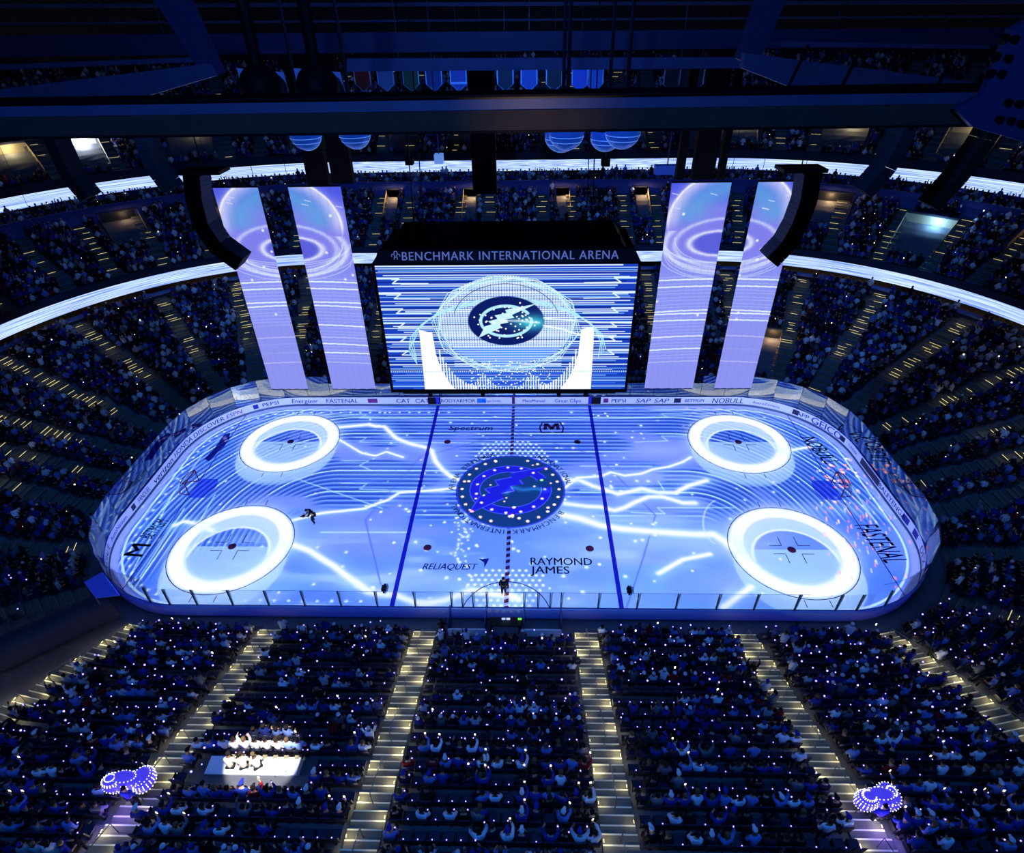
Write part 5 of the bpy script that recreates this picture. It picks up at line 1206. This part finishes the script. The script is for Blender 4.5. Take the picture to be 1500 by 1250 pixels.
# ---- crowd beyond the nearest rows
m_crowd = mat('crowd_cloth', (60, 60, 80), .85, attr='tint', spec=.2)
def low_fig(up):
    b = B(); seg = []
    def part(tag_, f): n = len(b.V); f(); seg.append((n, len(b.V), tag_))
    if up == 2: z0 = .42
    else: z0 = 0
    part('t', lambda: b.add([(x*.15, y*.1-.1, .45+z0) for x, y in ((-1, -1), (1, -1), (1, 1), (-1, 1))]+[(x*.185, y*.10-.12, 1.02+z0) for x, y in ((-1, -1), (1, -1), (1, 1), (-1, 1))]+[(x*.08, y*.07-.11, 1.13+z0) for x, y in ((-1, -1), (1, -1), (1, 1), (-1, 1))],
         [(0, 1, 5, 4), (1, 2, 6, 5), (2, 3, 7, 6), (3, 0, 4, 7), (4, 5, 9, 8), (5, 6, 10, 9), (6, 7, 11, 10), (7, 4, 8, 11)]))
    for s_ in (-1, 1):
        if up == 1: part('t', lambda: b.bar((s_*.22, -.1, 1.0+z0), (s_*.33, .0, 1.25+z0), .09)); part('k', lambda: b.bar((s_*.33, .0, 1.25+z0), (s_*.26, .05, 1.52+z0), .06))
        else: part('t', lambda: b.bar((s_*.21, -.1, .98+z0), (s_*.25, .02, .74+z0), .085)); part('k', lambda: b.bar((s_*.27, .02, .74+z0), (s_*.13, .22, .68+z0), .06))
    if up == 2:
        for s_ in (-1, 1): part('p', lambda: b.bar((s_*.1, -.1, .95), (s_*.11, -.08, .02), .14))
    else:
        for s_ in (-1, 1): part('p', lambda: b.bar((s_*.1, -.1, .5), (s_*.13, .36, .52), .14)); part('p', lambda: b.bar((s_*.13, .34, .52), (s_*.13, .36, .03), .1))
    part('k', lambda: b.ball((0, -.07, 1.25+z0), .095, .105, .125, 8, 5)); part('h', lambda: b.ball((0, -.09, 1.29+z0), .105, .115, .1, 8, 3, -.1, PI/2-.02))
    return b, seg
LF = [low_fig(0), low_fig(1), low_fig(2)]
def crowd(idx, name, label):
    Vs, Fs, Cs = [], [], []; n0 = 0; g = np.random.default_rng(31); kinds = g.choice(3, len(idx), p=[.80, .10, .10])
    for q in range(3):
        I = ALL[idx[kinds == q]]; b, seg = LF[q]; n = len(I)
        if n == 0: continue
        P, F = instances(b.V, b.F, I[:, 0]+g.normal(0, .03, n), I[:, 1]+g.normal(0, .03, n), I[:, 2], I[:, 3]+g.normal(0, .25, n), sc=g.uniform(.9, 1.07, n))
        cc = np.array([lin(c[0]) for c in CLO])[g.choice(len(CLO), n, p=cw)]*g.uniform(.35, 1.1, n)[:, None]; sk = np.array([lin(c) for c in SKIN])[g.integers(0, 4, n)]
        ha = np.array([lin(c) for c in HAIR+[(190, 196, 210), (20, 40, 130)]])[g.integers(0, 6, n)]; tr = np.array([lin(c) for c in ((16, 18, 30), (30, 40, 80), (8, 8, 12))])[g.integers(0, 3, n)]
        C = np.zeros((n, len(b.V), 3))
        for a, e, tg in seg: C[:, a:e] = {'t': cc, 'k': sk, 'p': tr, 'h': ha}[tg][:, None, :]
        Vs.append(P); Fs.append(F+n0); Cs.append(C.reshape(-1, 3)); n0 += len(P)
    o = np_mesh(name, np.concatenate(Vs), np.concatenate(Fs), m_crowd, colors=np.concatenate(Cs)); tag(o, label, 'crowd', kind='stuff'); return o
rest_i = np.nonzero(occ & ~pickset)[0]
crowd(rest_i, 'crowd', 'dense seated crowd in dark and pale tops filling the arena bowl')
# ---- small lights among the crowd: wristbands (violet) and phones (warm)
oc = octv = B().ball((0, 0, 0), 1.0, nu=5, nv=4)
nr = np.nonzero(near_mask & ~pickset & vis & ~seat_set)[0]; nr = nr[g.random(len(nr)) < .5]
I = ALL[nr]; P, F = instances(np.array(oc.V)*.042, oc.F, I[:, 0]+g.normal(0, .12, len(I))-np.sin(I[:, 3])*.2, I[:, 1]+.2+g.normal(0, .1, len(I)), I[:, 2]+g.uniform(.72, 1.2, len(I)), I[:, 3], sc=g.uniform(.7, 1.25, len(I)))
o = np_mesh('wristband_lights', P, F, m_wb); tag(o, 'tiny violet wristband lights scattered over the near stand', 'lights', kind='stuff')
fr = np.nonzero(~near_mask & (pj[:, 1] > 180))[0]; fr = fr[g.random(len(fr)) < .035]; I = ALL[fr]
P, F = instances(np.array(oc.V)*.045, oc.F, I[:, 0], I[:, 1], I[:, 2]+g.uniform(.9, 1.3, len(I)), I[:, 3], sc=g.uniform(.5, 1.4, len(I))); P[:, :2] -= 0
o = np_mesh('phone_lights', P, F, m_wbw); tag(o, 'tiny warm phone lights scattered over the far seats', 'lights', kind='stuff')
nr2 = np.nonzero(near_mask & ~pickset & vis & occ)[0]; nr2 = nr2[g.random(len(nr2)) < .03]; I = ALL[nr2]
b_ = B().box(-.04, .04, -.008, .008, 0, .15); P, F = instances(b_.V, b_.F, I[:, 0]+.1, I[:, 1]+.3, I[:, 2]+1.15, I[:, 3]); o = np_mesh('phone_screens', P, F, m_wbw); tag(o, 'small warm phone screens held up in the near stand', 'lights', kind='stuff')

# ================================================================== SPECIAL FIGURES
# spot-lit group in white behind a long white counter
tz = LOW['z']+12*LOW['r']; cy_ = -(HY+LOW['s']+12.0*LOW['d'])
b = B().box(-13.2, -9.0, cy_-.84, cy_-.06, tz-.3, tz+.42); o = b.mk('display_counter', mat('counter_white', (225, 225, 228), .5)); tag(o, 'long white counter glaring under a spotlight in the near left stand', 'counter')
for i in range(7): B().box(-12.3+i*.5, -12.1+i*.5, cy_-.14, cy_-.0, tz+.42, tz+.47).mk('counter_clip', mat('counter_clip', (120, 110, 80), .5), o)
for i in range(8):
    xx = -12.6+i*.5; kind = ['stand', 'stand', 'armsup', 'stand', 'stand', 'cheer', 'stand', 'stand'][i]; kind = 'stand' if kind == 'cheer' else kind
    person(kind, (xx, cy_+.26, tz-.33+.0), PI*.0+.2*math.sin(i*2), 'person in spotlit white jersey behind the white counter, %s from the left' % ordinal(i), (226, 226, 230) if i < 6 else (130, 160, 220), SKIN[i % 4], HAIR[i % 4], None, 'spotlit people in white')
for i in range(3): person('lean', (-12.1+i*.6, cy_-.42, tz+.36-.42), .3*i, 'person in cream top sitting on the white counter, %s from the left' % ordinal(i), (214, 206, 186), SKIN[(i+1) % 4], HAIR[i % 4], None, 'people on the white counter')
lamp('SPOT', 'follow_spot', (-6, -31, 31), 120000, (1, .97, .9), .05, (-10.7, cy_-.2, tz+.6), 7.5, .35)
# violet glowing costumes on the stairs
def costume(x, y, z, lab, seed):
    g = np.random.default_rng(seed); c_ = thing('light_costume', lab, 'costume', (x, y, z))
    m1 = mat('violet_fabric', (90, 80, 230), .5, emit=(84, 66, 235), strength=.5); m2 = mat('costume_light', (235, 235, 255), .4, emit=(226, 224, 255), strength=3.0)
    lobes = [((0, 0, 1.5), .75, .35, .6), ((.55, .15, 1.35), .45, .5, .5), ((-.5, -.1, 1.55), .45, .35, .5)]
    for (q, rx, ry, rz_) in lobes: B().ball(q, rx, ry, rz_, 18, 10).mk('fabric_lobe', m1, c_, True)
    for (q, rx, ry, rz_) in lobes:
        for k in range(7):
            a0 = g.uniform(-.7, 1.2); b = B(); pts = []
            for a in np.linspace(0, 2*PI, 20, endpoint=False): pts.append((q[0]+rx*1.03*math.cos(a)*math.cos(a0), q[1]+ry*1.03*math.sin(a)*math.cos(a0), q[2]+rz_*1.03*math.sin(a0)))
            for p in pts: b.ball(p, .022, nu=5, nv=3)
            b.mk('light_string', m2, c_)
    B().tube([(0, 0, 0), (0, 0, 1.0)], .09, 8).mk('pole', m_rail, c_)
    lamp('POINT', 'costume_lamp', (x, y-.9, z+1.1), 60, (.22, .12, 1), .3)
    person('stand', (x+.1, y-.35, z), 0, 'person holding up the %s' % lab.split(',')[0], (30, 40, 150), SKIN[0], HAIR[0])
k_ = 14; costume(-15.4, -(HY+LOW['s']+14.4*LOW['d']), LOW['z']+14*LOW['r'], 'rounded violet light costume dotted with white lights, on the left stair', 3)
costume(15.6, -(HY+LOW['s']+14.6*LOW['d']), LOW['z']+14*LOW['r'], 'rounded violet light costume with beaded white lights, on the right stair', 5)
# camera crew on the ice
q = ice(461, 766); o = person('stoop', (q[0], q[1], 0.015), PI*.62, 'person in black stooping with a camera on the ice by the left circles', (10, 10, 16), SKIN[0], (10, 10, 12))
cm = B().box(-.07, .07, -.1, .14, -.08, .08).tube([(0, .14, 0), (0, .26, 0)], .05, 8).mk('video_camera', m_black); cm.location = (q[0]+math.cos(PI*.62+PI/2)*.62, q[1]+math.sin(PI*.62+PI/2)*.62, .95); cm.rotation_euler = (0, 0, PI*.62); tag(cm, 'small black camera held low by the person on the ice', 'camera')
B().tube([(0, 0, .08), (0, .02, .2), (0, -.12, .2)], .012, 5).mk('camera_handle', m_black, cm)
q = ice(738, 872); person('stand', (q[0], q[1], .02), PI, 'person in black standing on the centre line by the near boards', (8, 8, 14), SKIN[0], (10, 10, 12))
for px, py, lab in ((561, 862, 'left'), (922, 868, 'right')):
    p = aty(px, py, -HY-.05); t = thing('robotic_camera', 'small black camera on the near glass edge, %s one' % lab, 'camera', (p[0], -HY-.05, 2.62))
    B().box(-.14, .14, -.02, .34, .05, .25).mk('camera_body', m_black, t); B().tube([(0, .34, .15), (0, .48, .15)], .06, 8).mk('lens', m_black, t); B().box(-.05, .05, -.05, .05, -.1, .06).mk('mount', m_dark, t)
# players' tunnel cover and bench pits
b = B(); ts = -53.6; xx, yy, nx, ny = per(ts, np.array([1.2, 9.5])); d = np.array((xx[1]-xx[0], yy[1]-yy[0])); d /= np.linalg.norm(d); tg = np.array((-d[1], d[0])); V = []
n = 10
for (X_, Y_, Z_) in ((xx[0], yy[0], .3), (xx[1]+d[0]*6, yy[1]+d[1]*6, 5.6)):
    for a in np.linspace(0, PI, n): V.append((X_+tg[0]*1.15*math.cos(a), Y_+tg[1]*1.15*math.cos(a), Z_+.4+1.5*math.sin(a)))
o = link_mesh('tunnel_cover', V, [(i, i+1, n+i+1, n+i) for i in range(n-1)]+[tuple(range(n)), tuple(range(n, 2*n))[::-1]], mat('tunnel_fabric', (12, 20, 60), .7), None, True); tag(o, 'long dark rounded tunnel cover sloping from the left rink corner', 'tunnel')
q0 = hit(123, 853, (0, 0, 1), 3.0); q1 = hit(150, 838, (0, 0, 1), 3.0); q2 = hit(176, 872, (0, 0, 1), 3.0); q3 = hit(140, 876, (0, 0, 1), 2.8)
o = B().prism([tuple(q0), tuple(q1), tuple(q2), tuple(q3)], (0, 0, -.06)).mk('tunnel_canopy', mat('canopy_blue_sheen', (60, 84, 200), .25, emit=(24, 50, 190), strength=.35)); tag(o, 'tilted glass canopy with painted blue reflection at the left rink corner', 'canopy')  # blue reflection put into the base colour and a faint glow
for q in (q0, q3): B().tube([(q[0], q[1], q[2]), (q[0], q[1], .0)], .04, 6).mk('canopy_post', m_rail, o)
for x0, x1, lab in ((-3.6, -1.2, 'left'), (1.2, 3.6, 'right')):
    t = thing('penalty_box', 'low-walled box behind the near boards, %s of the centre line' % lab, 'box', ((x0+x1)/2, -13.9, .02)); w2 = (x1-x0)/2
    B().box(-w2, w2, -.75, -.65, 0, 1.05).mk('rear_wall', m_board, t); B().box(-w2, -w2+.06, -.7, .7, 0, 1.6).mk('side_wall', m_cap, t); B().box(w2-.06, w2, -.7, .7, 0, 1.6).mk('side_wall', m_cap, t); B().box(-w2+.1, w2-.1, -.6, -.2, 0, .45).mk('bench', m_dark, t)
t = thing('scorer_table', 'dark scorer table between the two penalty boxes', 'table', (0, -13.8, .02)); B().box(-1.0, 1.0, -.35, .35, .7, .76).mk('table_top', m_dark, t)
for sx_ in (-1, 1): B().box(sx_*.9-.04, sx_*.9+.04, -.3, .3, 0, .7).mk('leg', m_dark, t)
for xx_, c_ in ((-.1, (190, 200, 255)), (.95, (120, 255, 90)), (.2, (210, 220, 255))): B().box(xx_-.12, xx_+.12, .1, .13, .78, .95).mk('monitor', mat('mon_%d' % c_[0], c_, .4, emit=c_, strength=1.0), t)
